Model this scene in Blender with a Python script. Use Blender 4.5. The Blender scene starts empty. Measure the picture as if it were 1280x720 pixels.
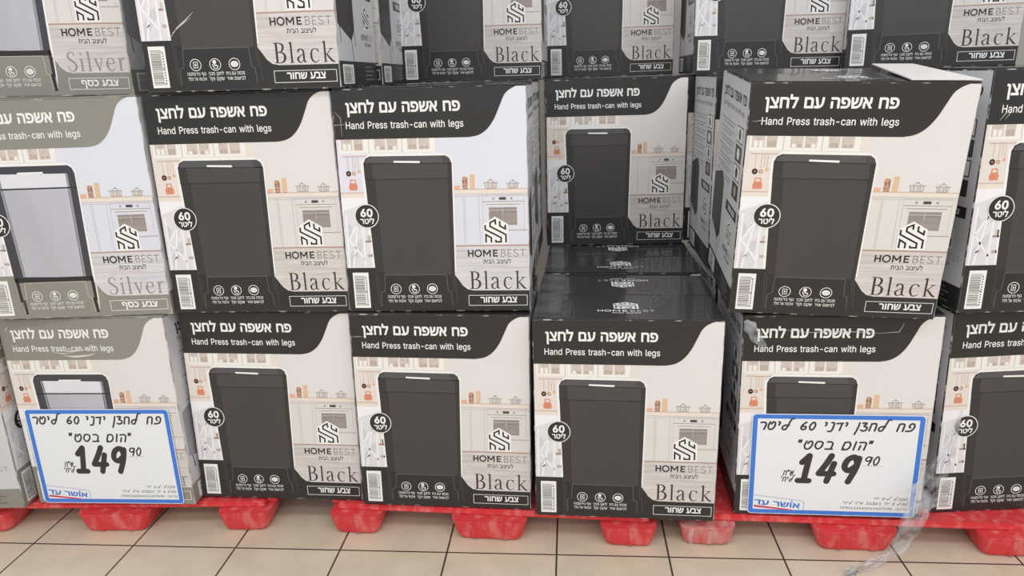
import bpy, bmesh, math, random
from mathutils import Matrix, Vector

C = bpy.context.scene.collection
SC = bpy.context.scene

# ------------------------------------------------------------------ camera
F_PX = 913.51
PITCH, ROLL, EYE = 0.2830, -0.0315, 1.3881
cd = bpy.data.cameras.new('camera')
cam = bpy.data.objects.new('camera', cd)
C.objects.link(cam)
cd.sensor_width = 36.0
cd.lens = F_PX / 1280 * 36.0
cd.clip_start = 0.05
fw = Vector((0, math.cos(PITCH), -math.sin(PITCH)))
up0 = Vector((0, math.sin(PITCH), math.cos(PITCH)))
ri0 = Vector((1, 0, 0))
ri = ri0 * math.cos(ROLL) + up0 * math.sin(ROLL)
up = -ri0 * math.sin(ROLL) + up0 * math.cos(ROLL)
cam.matrix_world = Matrix(((ri.x, up.x, -fw.x, 0), (ri.y, up.y, -fw.y, 0), (ri.z, up.z, -fw.z, EYE), (0, 0, 0, 1)))
SC.camera = cam

# ------------------------------------------------------------------ light
w = bpy.data.worlds.new('store_air')
SC.world = w
w.use_nodes = True
w.node_tree.nodes['Background'].inputs[0].default_value = (0.96, 0.975, 1.0, 1)
w.node_tree.nodes['Background'].inputs[1].default_value = 0.68
def area_light(name, loc, sx, sy, power, color=(1.0, 0.985, 0.965), rot=(0, 0, 0)):
    l = bpy.data.lights.new(name, 'AREA')
    l.shape = 'RECTANGLE'; l.size = sx; l.size_y = sy; l.energy = power; l.color = color
    o = bpy.data.objects.new(name, l)
    C.objects.link(o); o.location = loc; o.rotation_euler = rot
    return o
area_light('ceiling_and_fill_light', (0.2, -4.0, 3.3), 7.0, 0.5, 120, rot=(math.radians(40), 0, 0))  # added fill lamp, tilted to brighten the set-back carton front
area_light('ceiling_and_fill_light', (0.2, -1.6, 3.4), 7.0, 0.5, 72)
area_light('ceiling_and_fill_light', (0.2, 0.2, 3.4), 7.0, 0.5, 67)
area_light('ceiling_and_fill_light', (0.2, 2.6, 3.4), 7.0, 0.5, 34)
SC.view_settings.view_transform = 'Standard'
SC.view_settings.look = 'None'
SC.view_settings.gamma = 1.0
SC.view_settings.use_curve_mapping = False
SC.view_settings.exposure = -0.16

# ------------------------------------------------------------------ materials
def lin(c):
    r = []
    for v in c:
        v = v / 255.0
        r.append(v / 12.92 if v <= 0.04045 else ((v + 0.055) / 1.055) ** 2.4)
    return (r[0], r[1], r[2], 1)
MATS = {}
def mat(name, rgb, rough=0.42, spec=0.35, metal=0.0, noise=0.0, nscale=8.0, stretch=(1, 1, 1), coat=0.0):
    """flat printed or moulded colour with a little procedural unevenness"""
    if name in MATS:
        return MATS[name]
    m = bpy.data.materials.new(name)
    m.use_nodes = True
    nt = m.node_tree
    b = nt.nodes['Principled BSDF']
    b.inputs['Roughness'].default_value = rough
    b.inputs['Specular IOR Level'].default_value = spec
    b.inputs['Metallic'].default_value = metal
    b.inputs['Coat Weight'].default_value = coat
    base = lin(rgb)
    if noise:
        tc = nt.nodes.new('ShaderNodeTexCoord')
        mp = nt.nodes.new('ShaderNodeMapping')
        mp.inputs['Scale'].default_value = stretch
        n = nt.nodes.new('ShaderNodeTexNoise')
        n.inputs['Scale'].default_value = nscale
        n.inputs['Detail'].default_value = 6
        r = nt.nodes.new('ShaderNodeValToRGB')
        lo = tuple(max(0, v * (1 - noise)) for v in base[:3]) + (1,)
        hi = tuple(min(1, v * (1 + noise)) for v in base[:3]) + (1,)
        r.color_ramp.elements[0].position = 0.3; r.color_ramp.elements[0].color = lo
        r.color_ramp.elements[1].position = 0.7; r.color_ramp.elements[1].color = hi
        nt.links.new(tc.outputs['Object'], mp.inputs['Vector'])
        nt.links.new(mp.outputs['Vector'], n.inputs['Vector'])
        nt.links.new(n.outputs['Fac'], r.inputs['Fac'])
        nt.links.new(r.outputs['Color'], b.inputs['Base Color'])
    else:
        b.inputs['Base Color'].default_value = base
    MATS[name] = m
    return m
def two_tone(name, a, c, scale, lo, hi, rough=0.45, stretch=(1, 1, 1), detail=8, spec=0.4, bump=0.0):
    """two colours mixed by thresholded noise: scuffed edges, scratched plastic, jar contents"""
    m = bpy.data.materials.new(name); m.use_nodes = True
    nt = m.node_tree; b = nt.nodes['Principled BSDF']
    b.inputs['Roughness'].default_value = rough
    b.inputs['Specular IOR Level'].default_value = spec
    tc = nt.nodes.new('ShaderNodeTexCoord'); mp = nt.nodes.new('ShaderNodeMapping')
    mp.inputs['Scale'].default_value = stretch
    n = nt.nodes.new('ShaderNodeTexNoise'); n.inputs['Scale'].default_value = scale; n.inputs['Detail'].default_value = detail
    r = nt.nodes.new('ShaderNodeValToRGB')
    r.color_ramp.elements[0].position = lo; r.color_ramp.elements[0].color = lin(a)
    r.color_ramp.elements[1].position = hi; r.color_ramp.elements[1].color = lin(c)
    nt.links.new(tc.outputs['Object'], mp.inputs['Vector']); nt.links.new(mp.outputs['Vector'], n.inputs['Vector'])
    nt.links.new(n.outputs['Fac'], r.inputs['Fac']); nt.links.new(r.outputs['Color'], b.inputs['Base Color'])
    if bump:
        bp = nt.nodes.new('ShaderNodeBump'); bp.inputs['Strength'].default_value = bump; bp.inputs['Distance'].default_value = 0.004
        nt.links.new(n.outputs['Fac'], bp.inputs['Height']); nt.links.new(bp.outputs['Normal'], b.inputs['Normal'])
    MATS[name] = m
    return m
def film_mat(name, clear=0.72, tint=(0.97, 0.975, 0.98), haze=(205, 206, 208), rough=0.12, streak=40.0):
    """clear stretch film: mostly see-through, hazy where it is creased, with sharp highlights"""
    m = bpy.data.materials.new(name); m.use_nodes = True
    nt = m.node_tree; nt.nodes.remove(nt.nodes['Principled BSDF'])
    out = nt.nodes['Material Output']
    tr = nt.nodes.new('ShaderNodeBsdfTransparent'); tr.inputs[0].default_value = tint + (1,)
    pr = nt.nodes.new('ShaderNodeBsdfPrincipled')
    pr.inputs['Base Color'].default_value = lin(haze); pr.inputs['Roughness'].default_value = rough
    pr.inputs['Specular IOR Level'].default_value = 0.9
    mx = nt.nodes.new('ShaderNodeMixShader')
    tc = nt.nodes.new('ShaderNodeTexCoord'); n = nt.nodes.new('ShaderNodeTexNoise')
    n.inputs['Scale'].default_value = streak; n.inputs['Detail'].default_value = 4
    mr = nt.nodes.new('ShaderNodeMapRange')
    mr.inputs['From Min'].default_value = 0.35; mr.inputs['From Max'].default_value = 0.75
    mr.inputs['To Min'].default_value = 1 - min(1, clear + 0.15); mr.inputs['To Max'].default_value = 1 - max(0, clear - 0.25)
    bp = nt.nodes.new('ShaderNodeBump'); bp.inputs['Strength'].default_value = 0.3; bp.inputs['Distance'].default_value = 0.003
    nt.links.new(tc.outputs['Object'], n.inputs['Vector']); nt.links.new(n.outputs['Fac'], mr.inputs['Value'])
    nt.links.new(n.outputs['Fac'], bp.inputs['Height']); nt.links.new(bp.outputs['Normal'], pr.inputs['Normal'])
    nt.links.new(mr.outputs['Result'], mx.inputs[0]); nt.links.new(tr.outputs[0], mx.inputs[1]); nt.links.new(pr.outputs[0], mx.inputs[2])
    nt.links.new(mx.outputs[0], out.inputs['Surface'])
    MATS[name] = m
    return m

# printed inks
mat('ink_black', (48, 46, 45), 0.38, 0.4, noise=0.08, nscale=5)
mat('ink_olive', (142, 139, 130), 0.42, 0.35, noise=0.04, nscale=5)
mat('ink_text', (48, 44, 43), 0.45, 0.3)
mat('ink_white', (238, 237, 235), 0.45, 0.3)
mat('ink_outline', (112, 111, 107), 0.45, 0.3)
mat('ink_leg', (92, 90, 87), 0.45, 0.3)
mat('paper_warm', (223, 220, 218), 0.42, 0.35, noise=0.02, nscale=3)
mat('paper_cool', (219, 223, 232), 0.36, 0.4, noise=0.02, nscale=3)  # bluer copy of paper_warm, used on two carton fronts
mat('print_left_wall', (226, 218, 211), 0.42)
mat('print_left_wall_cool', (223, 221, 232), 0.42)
mat('print_frame', (236, 233, 229), 0.42)
mat('print_pane', (204, 193, 184), 0.42, noise=0.12, nscale=60)
mat('print_jar', (186, 172, 160), 0.42)
mat('print_rail', (198, 182, 168), 0.42)
mat('print_pan', (62, 48, 42), 0.42)
mat('print_copper', (186, 140, 112), 0.42)
mat('print_orange', (220, 140, 110), 0.42)
mat('print_peach', (231, 176, 150), 0.42)
two_tone('print_spice', (120, 84, 66), (206, 164, 134), 120, 0.4, 0.6)
mat('print_tan', (221, 188, 158), 0.42, noise=0.06, nscale=80, stretch=(3, 1, 0.3))
mat('print_counter', (230, 219, 209), 0.42, noise=0.05, nscale=12)
mat('print_counter_line', (204, 182, 168), 0.42)
mat('print_stand', (222, 220, 224), 0.42, noise=0.05, nscale=10)
mat('print_stand_light', (238, 237, 240), 0.42)
mat('print_stand_gap', (206, 204, 212), 0.42)
mat('print_shelf', (158, 128, 118), 0.42)
mat('print_pot', (168, 158, 154), 0.42)
mat('print_pot_fill', (212, 206, 202), 0.42)
mat('print_seam', (196, 189, 185), 0.42)
mat('print_cupboard', (219, 215, 212), 0.42, noise=0.02, nscale=6)
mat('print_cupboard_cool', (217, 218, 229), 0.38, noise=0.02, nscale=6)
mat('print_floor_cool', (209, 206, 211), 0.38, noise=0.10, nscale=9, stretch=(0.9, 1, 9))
mat('print_display', (78, 74, 72), 0.42)
mat('print_oven', (152, 143, 139), 0.42, noise=0.16, nscale=14, stretch=(0.6, 1, 5))
mat('print_oven_light', (188, 180, 176), 0.42)
mat('print_floor', (207, 201, 198), 0.42, noise=0.12, nscale=9, stretch=(0.9, 1, 9))
mat('print_floor_line', (182, 166, 158), 0.42)
mat('print_skirting', (176, 148, 134), 0.42)
mat('can_body', (70, 67, 66), 0.4, 0.4, noise=0.03, nscale=8, stretch=(2, 1, 0.15))
mat('can_side', (56, 55, 54), 0.4, 0.4)
mat('can_edge', (46, 45, 45), 0.4, 0.4)
mat('can_lid', (86, 84, 87), 0.4, 0.4)
mat('can_band', (75, 71, 71), 0.4, 0.4)
mat('can_silver', (186, 185, 195), 0.36, 0.4, noise=0.14, nscale=3.2, stretch=(2.2, 1, 0.5))
mat('can_silver_mid', (150, 149, 156), 0.36, 0.4)
mat('can_silver_lid', (222, 221, 228), 0.36, 0.4)
mat('can_charcoal', (68, 67, 74), 0.36, 0.4)
mat('letter_black', (62, 54, 52), 0.45, 0.3)
mat('letter_silver', (146, 142, 138), 0.45, 0.3)
mat('letter_thin', (128, 122, 119), 0.45, 0.3)
mat('side_paper', (206, 206, 210), 0.42, 0.35, noise=0.05, nscale=3)
mat('side_line', (146, 146, 150), 0.45)
mat('carton_top', (46, 44, 46), 0.26, 0.5, noise=0.18, nscale=4, coat=0.35)
mat('carton_top_olive', (150, 147, 138), 0.36, 0.4, noise=0.06, nscale=4)
mat('kraft', (150, 122, 92), 0.7, 0.2, noise=0.08, nscale=20)
two_tone('worn_glint_dark', (52, 50, 50), (196, 192, 188), 26, 0.52, 0.62, stretch=(1, 1, 1))  # rubbed edges; some of the pale specks are painted edge glints
two_tone('worn_pale', (150, 148, 148), (214, 210, 206), 22, 0.40, 0.60)
two_tone('worn_olive', (132, 130, 122), (206, 202, 194), 22, 0.5, 0.62)
mat('scuff', (206, 203, 198), 0.6, 0.2)
two_tone('pallet_red', (212, 60, 64), (224, 126, 122), 24, 0.48, 0.80, 0.5, stretch=(1.6, 1.6, 0.5), bump=0.15)
two_tone('pallet_faded', (206, 92, 92), (206, 168, 162), 24, 0.38, 0.74, 0.6, stretch=(1.4, 1.4, 0.8), bump=0.25)
mat('sign_white', (232, 234, 238), 0.35, 0.4)
mat('sign_blue', (66, 124, 214), 0.35, 0.4)
mat('sign_ink', (62, 58, 57), 0.4, 0.3)
mat('sign_fine', (120, 124, 110), 0.4, 0.3)
mat('sign_logo_blue', (64, 118, 200), 0.4, 0.3)
mat('sign_logo_red', (206, 70, 84), 0.4, 0.3)
film_mat('stretch_film', 0.84, haze=(226, 227, 229), rough=0.08, streak=24)
film_mat('tape_film', 0.80, haze=(120, 118, 122), rough=0.18, streak=12)

# ------------------------------------------------------------------ scene helpers
def obj(name, me, parent=None, loc=(0, 0, 0)):
    o = bpy.data.objects.new(name, me)
    C.objects.link(o)
    o.location = loc
    if parent is not None:
        o.parent = parent
    return o
def tag(o, label, cat, group=None):
    o['label'] = label; o['category'] = cat
    if group: o['group'] = group
    return o
def structure(o):
    o['kind'] = 'structure'
    return o
def mesh_from_bm(name, bm, mats):
    me = bpy.data.meshes.new(name)
    bm.normal_update()
    bm.to_mesh(me); bm.free()
    for m in mats: me.materials.append(MATS[m] if isinstance(m, str) else m)
    return me
def copy_tree(o, parent=None):
    c = o.copy(); C.objects.link(c)
    if parent is not None:
        c.parent = parent
        c.matrix_parent_inverse = o.matrix_parent_inverse.copy()
    for ch in list(o.children):
        copy_tree(ch, c)
    return c

# ------------------------------------------------------------------ lettering data: outlines of the letters as small triangle lists
GLYPHS = {}
for row in '''r-|453|114,180 106,188 106,244 114,252 338,252 345,244 345,188 338,180|4.3.2 5.4.2 5.2.1 6.5.1 6.1.0 7.6.0
rH|517|60,-8 52,0 53,512 60,517 124,517 132,512 133,304 140,297 380,297 384,304 385,512 396,517 452,517 464,512 465,0 460,-7 396,-8 388,-6 384,0 384,216 380,224 140,224 133,216 133,0 124,-8|4.3.2 5.4.2 12.11.10 13.12.10 5.2.1 6.5.1 13.10.9 14.13.9 7.6.1 14.9.8 20.8.7 19.8.20 14.8.19 22.7.1 21.7.22 20.7.21 23.22.1 14.19.18 23.1.0 24.23.0 14.18.17 15.14.17 15.17.16
rP|445|60,-8 52,0 53,512 60,517 236,517 276,514 324,500 367,472 388,448 401,424 412,392 416,368 416,336 412,304 402,272 389,248 372,228 349,208 324,194 300,186 252,178 134,176 133,0 124,-8 140,250 133,256 133,440 140,444 252,443 284,436 308,421 328,392 336,352 332,312 314,280 292,263 260,252|4.3.2 5.4.2 6.5.2 26.2.1 27.2.26 6.2.27 7.6.27 8.7.27 28.8.27 9.8.28 9.28.29 25.26.1 9.29.30 10.9.30 10.30.31 10.31.32 11.10.32 12.11.32 12.32.33 13.12.33 13.33.34 14.13.34 14.34.35 15.14.35 15.35.36 24.25.1 15.36.24 21.24.1 15.24.21 16.15.21 17.16.21 18.17.21 19.18.21 20.19.21 22.21.1 22.1.0 23.22.0
ra|389|110,-10 86,0 63,15 46,33 33,55 25,79 23,111 25,135 33,159 44,175 61,191 102,213 150,224 256,239 266,247 266,271 258,295 246,308 230,317 206,322 174,321 142,310 124,295 102,266 38,284 34,287 34,295 46,319 62,342 102,372 142,386 190,392 238,388 278,374 309,351 332,319 343,279 345,7 342,-4 334,-8 278,-8 269,-1 268,15 262,24 238,4 198,-13 150,-16 150,55 126,63 107,79 100,103 105,127 118,142 142,153 222,166 262,174 268,167 267,127 255,95 238,76 214,61 182,54|32.31.30 33.32.30 33.30.29 34.33.29 34.29.28 35.34.28 19.28.27 35.28.19 20.19.27 35.19.18 21.20.27 21.27.26 36.35.18 36.18.17 22.21.26 36.17.16 22.26.25 23.22.25 36.16.15 23.25.24 37.36.15 37.15.14 37.14.13 55.13.12 56.13.55 37.13.56 55.12.11 55.11.10 55.10.9 55.9.8 54.55.8 37.56.57 53.54.8 53.8.7 52.53.7 51.52.7 51.7.6 50.51.6 37.57.58 50.6.5 49.50.5 37.58.59 49.5.4 48.49.4 37.59.60 47.48.4 37.60.61 47.4.3 61.47.3 43.61.3 37.61.43 43.3.2 44.43.2 37.43.42 44.2.1 37.42.41 38.37.41 45.44.1 45.1.0 38.41.40 39.38.40 45.0.46
rc|396|154,-9 114,9 85,32 59,64 42,96 31,136 26,184 30,232 42,279 66,323 98,356 138,380 186,391 234,391 274,381 306,365 338,337 356,312 366,288 369,280 367,272 362,269 306,254 298,255 282,287 266,303 234,319 194,321 162,312 134,288 116,256 105,208 107,152 119,112 134,88 151,72 170,61 194,55 226,56 258,67 281,88 297,120 306,125 362,111 371,104 367,88 351,56 331,32 306,12 282,-1 250,-12 218,-16 186,-15|13.12.11 14.13.11 15.14.11 15.11.10 16.15.10 16.10.9 27.16.9 17.16.27 27.9.8 28.27.8 17.27.26 17.26.25 18.17.25 29.28.8 18.25.24 30.29.8 19.18.24 19.24.23 20.19.23 30.8.7 21.20.23 22.21.23 31.30.7 31.7.6 32.31.6 32.6.5 33.32.5 33.5.4 43.42.41 43.41.40 34.33.4 44.43.40 45.44.40 34.4.3 35.34.3 45.40.39 46.45.39 36.35.3 46.39.38 36.3.2 37.36.2 46.38.37 47.46.37 47.37.2 47.2.1 48.47.1 49.48.1 49.1.0 50.49.0 50.0.52 51.50.52
rd|424|146,-9 110,8 82,30 57,64 41,96 29,144 26,192 30,240 41,280 61,320 88,352 122,376 154,387 202,392 242,386 274,369 298,345 303,352 303,472 303,504 306,515 370,517 379,512 380,0 370,-8 314,-8 305,0 304,24 298,32 266,3 234,-12 194,-16 194,55 170,61 154,69 128,96 116,120 109,144 105,200 115,256 127,280 138,295 154,308 170,316 210,322 234,318 250,311 270,296 282,280 294,256 300,232 303,176 293,120 281,96 268,80 250,66 234,59|22.21.20 22.20.19 23.22.19 23.19.18 23.18.17 14.13.12 14.12.11 15.14.11 15.11.10 16.15.10 16.10.9 23.17.16 44.16.9 45.16.44 46.16.45 47.16.46 48.16.47 49.16.48 23.16.49 43.44.9 43.9.8 42.43.8 41.42.8 40.41.8 40.8.7 39.40.7 38.39.7 23.49.50 38.7.6 23.50.51 37.38.6 37.6.5 23.51.52 37.5.4 36.37.4 35.36.4 23.52.53 35.4.3 34.35.3 23.53.54 23.54.55 33.34.3 23.55.56 33.3.2 32.33.2 28.56.32 23.56.28 28.32.2 29.28.2 23.28.27 29.2.1 23.27.26 29.1.0 30.29.0 23.26.25 24.23.25 30.0.31
re|404|154,-8 114,9 74,42 49,80 31,136 27,168 27,208 37,264 58,312 92,352 114,368 138,380 186,392 242,389 274,379 297,368 335,336 360,296 375,248 379,184 379,168 370,161 106,161 111,128 126,96 146,74 178,59 218,54 258,63 281,80 298,108 306,113 371,96 370,80 353,48 330,24 298,3 266,-9 226,-16 194,-16 106,231 114,261 130,288 147,304 170,316 194,322 226,320 250,312 271,296 291,264 298,230|13.12.11 14.13.11 14.11.10 15.14.10 15.10.9 16.15.9 16.9.8 45.16.8 46.16.45 17.16.46 44.45.8 17.46.47 43.44.8 17.47.48 43.8.7 42.43.7 17.48.49 18.17.49 41.42.7 41.7.6 18.49.50 40.41.6 19.18.50 50.40.6 19.50.6 19.6.5 20.19.5 22.5.4 20.5.22 21.20.22 23.22.4 23.4.3 24.23.3 32.31.30 32.30.29 25.24.3 33.32.29 25.3.2 33.29.28 34.33.28 26.25.2 34.28.27 27.26.2 34.27.2 35.34.2 35.2.1 36.35.1 36.1.0 37.36.0 37.0.39 38.37.39
rg|425|146,-152 106,-136 74,-113 46,-79 43,-71 47,-63 98,-33 106,-35 138,-70 170,-85 218,-89 258,-80 284,-63 298,-39 303,-15 303,33 298,43 274,19 250,6 226,-1 194,-3 162,0 130,9 106,21 81,41 61,65 47,89 35,121 28,153 28,225 36,265 45,289 62,321 90,353 122,375 154,387 202,392 242,386 274,369 298,346 305,353 306,381 314,387 370,387 378,384 380,377 380,-7 378,-39 370,-71 357,-95 338,-116 314,-133 290,-145 250,-155 218,-158 178,-157 170,72 138,92 127,105 115,129 105,177 108,233 123,273 134,289 151,305 170,316 186,320 226,320 250,311 266,300 291,265 299,241 304,209 304,177 299,145 282,105 258,81 242,73 218,68 194,68|37.36.35 43.42.41 44.43.41 37.35.34 38.37.34 45.44.41 45.41.40 46.45.40 38.34.33 39.38.33 39.33.32 46.40.39 67.39.32 68.39.67 69.39.68 70.39.69 71.39.70 46.39.71 66.32.31 67.32.66 65.66.31 64.65.31 63.64.31 63.31.30 62.63.30 61.62.30 61.30.29 46.71.72 60.61.29 60.29.28 46.72.73 59.60.28 46.73.74 59.28.27 46.74.75 58.59.27 58.27.26 57.58.26 46.75.76 56.57.26 56.26.25 16.76.77 46.76.16 16.77.78 79.56.25 16.78.79 16.79.25 16.25.24 17.16.24 46.16.15 17.24.23 46.15.14 17.23.22 18.17.22 18.22.21 19.18.21 19.21.20 47.46.14 47.14.13 7.6.5 8.7.5 48.47.13 48.13.12 8.5.4 48.12.11 9.8.4 9.4.3 49.48.11 9.3.2 49.11.10 10.9.2 49.10.2 50.49.2 50.2.1 51.50.1 52.51.1 52.1.0 53.52.0 53.0.55 54.53.55
rh|410|53,-8 45,0 46,512 53,517 109,517 117,516 121,512 122,352 125,347 157,374 197,389 229,392 253,391 293,379 325,356 346,328 360,288 365,240 365,0 357,-8 301,-8 293,-7 288,0 288,232 285,264 275,288 261,305 237,317 213,321 181,317 157,305 139,288 127,264 122,224 122,0 117,-7|4.3.2 5.4.2 6.5.2 6.2.1 7.6.1 12.11.10 13.12.10 13.10.9 14.13.9 14.9.8 15.14.8 8.7.1 32.8.1 31.8.32 30.8.31 29.8.30 28.8.29 15.8.28 27.15.28 16.15.27 16.27.26 16.26.25 16.25.24 17.16.24 33.32.1 17.24.23 18.17.23 18.23.22 34.33.1 34.1.0 35.34.0 18.22.21 19.18.21 19.21.20
ri|167|49,-7 45,0 45,376 49,386 113,387 120,384 122,0 113,-8 65,438 49,448 37,464 34,488 38,504 49,519 65,528 81,532 103,528 117,520 130,504 134,488 130,464 121,451 105,439 89,435|5.4.3 5.3.2 6.5.2 6.2.1 6.1.0 7.6.0 16.15.14 16.14.13 17.16.13 18.17.13 18.13.12 18.12.11 19.18.11 19.11.10 20.19.10 20.10.9 21.20.9 22.21.9 22.9.8 23.22.8
rl|189|101,-5 79,6 62,22 50,46 45,70 45,510 53,517 117,516 122,510 122,494 123,78 133,62 173,62 178,54 188,6 186,-2 181,-6 157,-10 125,-10|7.6.5 8.7.5 8.5.4 9.8.4 10.9.4 11.10.4 11.4.3 12.11.3 13.12.3 14.13.3 14.3.2 14.2.1 14.1.0 15.14.0 16.15.0 16.0.18 17.16.18
rn|410|53,-8 45,0 45,376 47,384 53,387 117,385 121,352 125,347 147,368 165,378 189,387 213,392 245,392 277,385 301,375 321,360 346,328 362,280 365,240 365,112 365,-1 357,-8 293,-7 288,0 288,232 283,272 269,297 245,315 205,321 173,314 155,304 139,288 130,272 123,248 122,0 117,-7|12.11.10 13.12.10 13.10.9 5.4.3 6.5.3 14.13.9 6.3.2 14.9.8 6.2.1 15.14.8 15.8.7 16.15.7 7.6.1 32.7.1 31.7.32 30.7.31 29.7.30 28.7.29 16.7.28 27.16.28 17.16.27 17.27.26 17.26.25 18.17.25 33.32.1 18.25.24 34.33.1 19.18.24 19.24.23 20.19.23 34.1.0 35.34.0 20.23.22 21.20.22
rr|259|53,-8 45,0 47,384 53,387 117,385 120,360 125,353 141,368 165,383 189,390 213,393 245,392 251,384 251,320 245,314 205,318 173,312 149,298 133,280 126,264 122,240 122,0 117,-7|11.10.9 12.11.9 12.9.8 4.3.2 5.4.2 5.2.1 13.12.8 13.8.7 13.7.6 6.5.1 19.6.1 18.6.19 17.6.18 16.6.17 15.6.16 13.6.15 14.13.15 20.19.1 21.20.1 21.1.0 22.21.0
rs|365|124,-9 92,4 60,29 40,56 28,96 36,102 92,114 100,112 115,80 132,65 164,55 196,54 220,59 244,72 257,88 259,112 250,128 236,139 124,169 100,179 76,194 56,216 44,240 39,264 41,296 49,320 60,337 76,355 100,372 124,382 156,390 188,392 220,390 260,379 292,358 317,328 328,304 332,287 324,282 268,269 244,303 228,316 204,323 172,323 148,317 128,304 118,288 119,264 131,248 148,239 260,209 284,198 304,184 324,162 335,136 339,104 336,80 327,56 310,32 284,10 260,-2 228,-12 196,-16 156,-15|32.31.30 32.30.29 33.32.29 33.29.28 34.33.28 34.28.27 35.34.27 35.27.26 35.26.25 43.35.25 42.35.43 36.35.42 44.43.25 36.42.41 44.25.24 45.44.24 36.41.40 46.45.24 37.36.40 37.40.39 46.24.23 47.46.23 38.37.39 47.23.22 48.47.22 49.48.22 49.22.21 50.49.21 50.21.20 51.50.20 52.51.20 52.20.19 53.52.19 53.19.18 53.18.17 54.53.17 54.17.16 55.54.16 55.16.15 7.6.5 8.7.5 55.15.14 56.55.14 8.5.4 8.4.3 56.14.13 9.8.3 57.56.13 57.13.12 10.9.3 57.12.11 10.3.2 58.57.11 11.10.2 58.11.2 59.58.2 59.2.1 60.59.1 60.1.0 61.60.0 61.0.63 62.61.63
rt|227|126,-6 102,4 86,16 70,36 63,52 57,92 57,316 46,319 6,319 -1,324 -1,380 6,387 55,388 57,468 62,479 126,479 132,476 134,428 134,387 206,387 212,380 212,372 212,332 211,324 206,320 142,319 134,316 135,84 141,68 150,61 166,58 207,60 221,4 214,-6 190,-11 150,-11|16.15.14 16.14.13 17.16.13 17.13.12 18.17.12 18.12.11 19.18.11 19.11.10 20.19.10 20.10.9 21.20.9 22.21.9 23.22.9 23.9.8 24.23.8 25.24.8 7.8.25 25.7.6 26.25.6 26.6.5 27.26.5 27.5.4 28.27.4 29.28.4 30.29.4 32.31.30 32.30.4 32.4.3 32.3.2 32.2.1 33.32.1 33.1.0 34.33.0 34.0.35
rw|567|135,-7 129,0 15,376 17,384 23,387 87,387 95,381 167,118 175,123 246,384 255,387 319,387 326,376 391,132 399,110 405,136 471,376 479,387 543,387 551,384 552,376 438,0 431,-8 423,-8 367,-8 360,0 287,263 279,255 207,-1 199,-8|5.4.3 6.5.3 11.10.9 19.18.17 19.17.16 12.11.9 6.3.2 12.9.8 20.19.16 7.6.2 7.2.1 27.12.8 26.12.27 13.12.26 20.16.15 21.20.15 13.26.25 28.27.8 21.15.14 14.13.25 28.8.7 28.7.1 21.14.25 28.1.0 21.25.24 22.21.24 29.28.0 22.24.23
b6|453|174,-34 142,-23 102,2 73,31 48,71 35,111 30,159 33,199 44,239 65,287 93,335 230,534 246,542 326,543 343,535 350,527 356,511 350,489 255,351 262,346 302,338 342,319 374,292 398,259 413,223 422,175 421,127 412,87 397,55 374,23 348,-1 318,-20 278,-35 246,-40 206,-40 206,85 182,100 167,119 159,151 162,183 174,207 193,223 214,230 246,229 270,216 286,195 293,167 291,135 280,111 262,92 238,83|14.13.12 14.12.11 15.14.11 15.11.10 16.15.10 17.16.10 18.17.10 19.18.10 20.19.10 21.20.10 21.10.9 22.21.9 23.22.9 23.9.8 24.23.8 42.8.7 24.8.42 41.42.7 24.42.43 24.43.44 40.41.7 25.24.44 25.44.45 39.40.7 39.7.6 25.45.46 38.39.6 26.25.46 26.46.47 38.6.5 37.38.5 26.47.48 27.26.48 36.37.5 36.5.4 27.48.49 35.36.4 27.49.50 28.27.50 50.35.4 28.50.4 28.4.3 29.28.3 29.3.2 30.29.2 30.2.1 31.30.1 32.31.1 32.1.0 32.0.34 33.32.34
b0|453|174,-34 126,-14 94,10 64,47 43,87 25,143 16,199 14,279 21,343 37,407 56,447 78,480 110,511 142,531 182,545 230,549 278,543 326,524 362,495 393,455 416,407 429,359 438,287 438,223 430,151 417,103 398,61 374,26 342,-4 310,-24 270,-37 222,-41 206,87 190,96 174,113 162,135 152,167 144,231 147,311 160,367 182,405 206,422 222,425 244,423 262,414 277,399 290,375 299,351 309,279 307,199 294,143 283,119 271,103 246,86 222,84|16.15.14 16.14.13 17.16.13 17.13.12 18.17.12 18.12.11 19.18.11 19.11.10 20.19.10 42.10.9 20.10.42 41.42.9 20.42.43 20.43.44 40.41.9 20.44.45 40.9.8 21.20.45 39.40.8 21.45.46 21.46.47 38.39.8 22.21.47 22.47.48 38.8.7 37.38.7 23.22.48 37.7.6 23.48.49 36.37.6 24.23.49 36.6.5 24.49.50 35.36.5 25.24.50 35.5.4 25.50.51 34.35.4 25.51.52 33.34.4 25.52.53 26.25.53 32.33.4 32.4.3 54.32.3 26.53.54 26.54.3 27.26.3 27.3.2 28.27.2 28.2.1 29.28.1 29.1.0 30.29.0 30.0.31
bא|486|32,-20 24,-11 21,0 21,144 28,200 39,240 54,272 77,304 103,328 106,336 19,464 17,480 20,488 29,496 40,499 128,499 136,496 145,488 304,252 312,248 328,278 336,312 338,472 343,488 352,496 368,499 440,498 455,488 459,472 458,344 449,272 439,240 423,208 400,178 372,152 468,8 468,-8 464,-16 456,-22 440,-24 360,-24 344,-17 176,232 168,237 152,208 143,168 140,-8 135,-16 120,-24 48,-24|15.14.13 26.25.24 16.15.13 27.26.24 27.24.23 16.13.12 17.16.12 17.12.11 18.17.11 27.23.22 28.27.22 18.11.10 28.22.21 29.28.21 18.10.9 30.29.21 18.9.8 18.8.7 30.21.20 18.7.6 30.20.19 18.6.5 31.30.19 19.18.5 31.19.5 43.5.4 31.5.43 32.31.43 44.43.4 32.43.42 34.42.41 32.42.34 45.44.4 33.32.34 45.4.3 46.45.3 35.34.41 46.3.2 36.35.41 46.2.1 47.46.1 37.36.41 47.1.0 48.47.0 38.37.41 38.41.40 48.0.49 39.38.40
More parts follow.
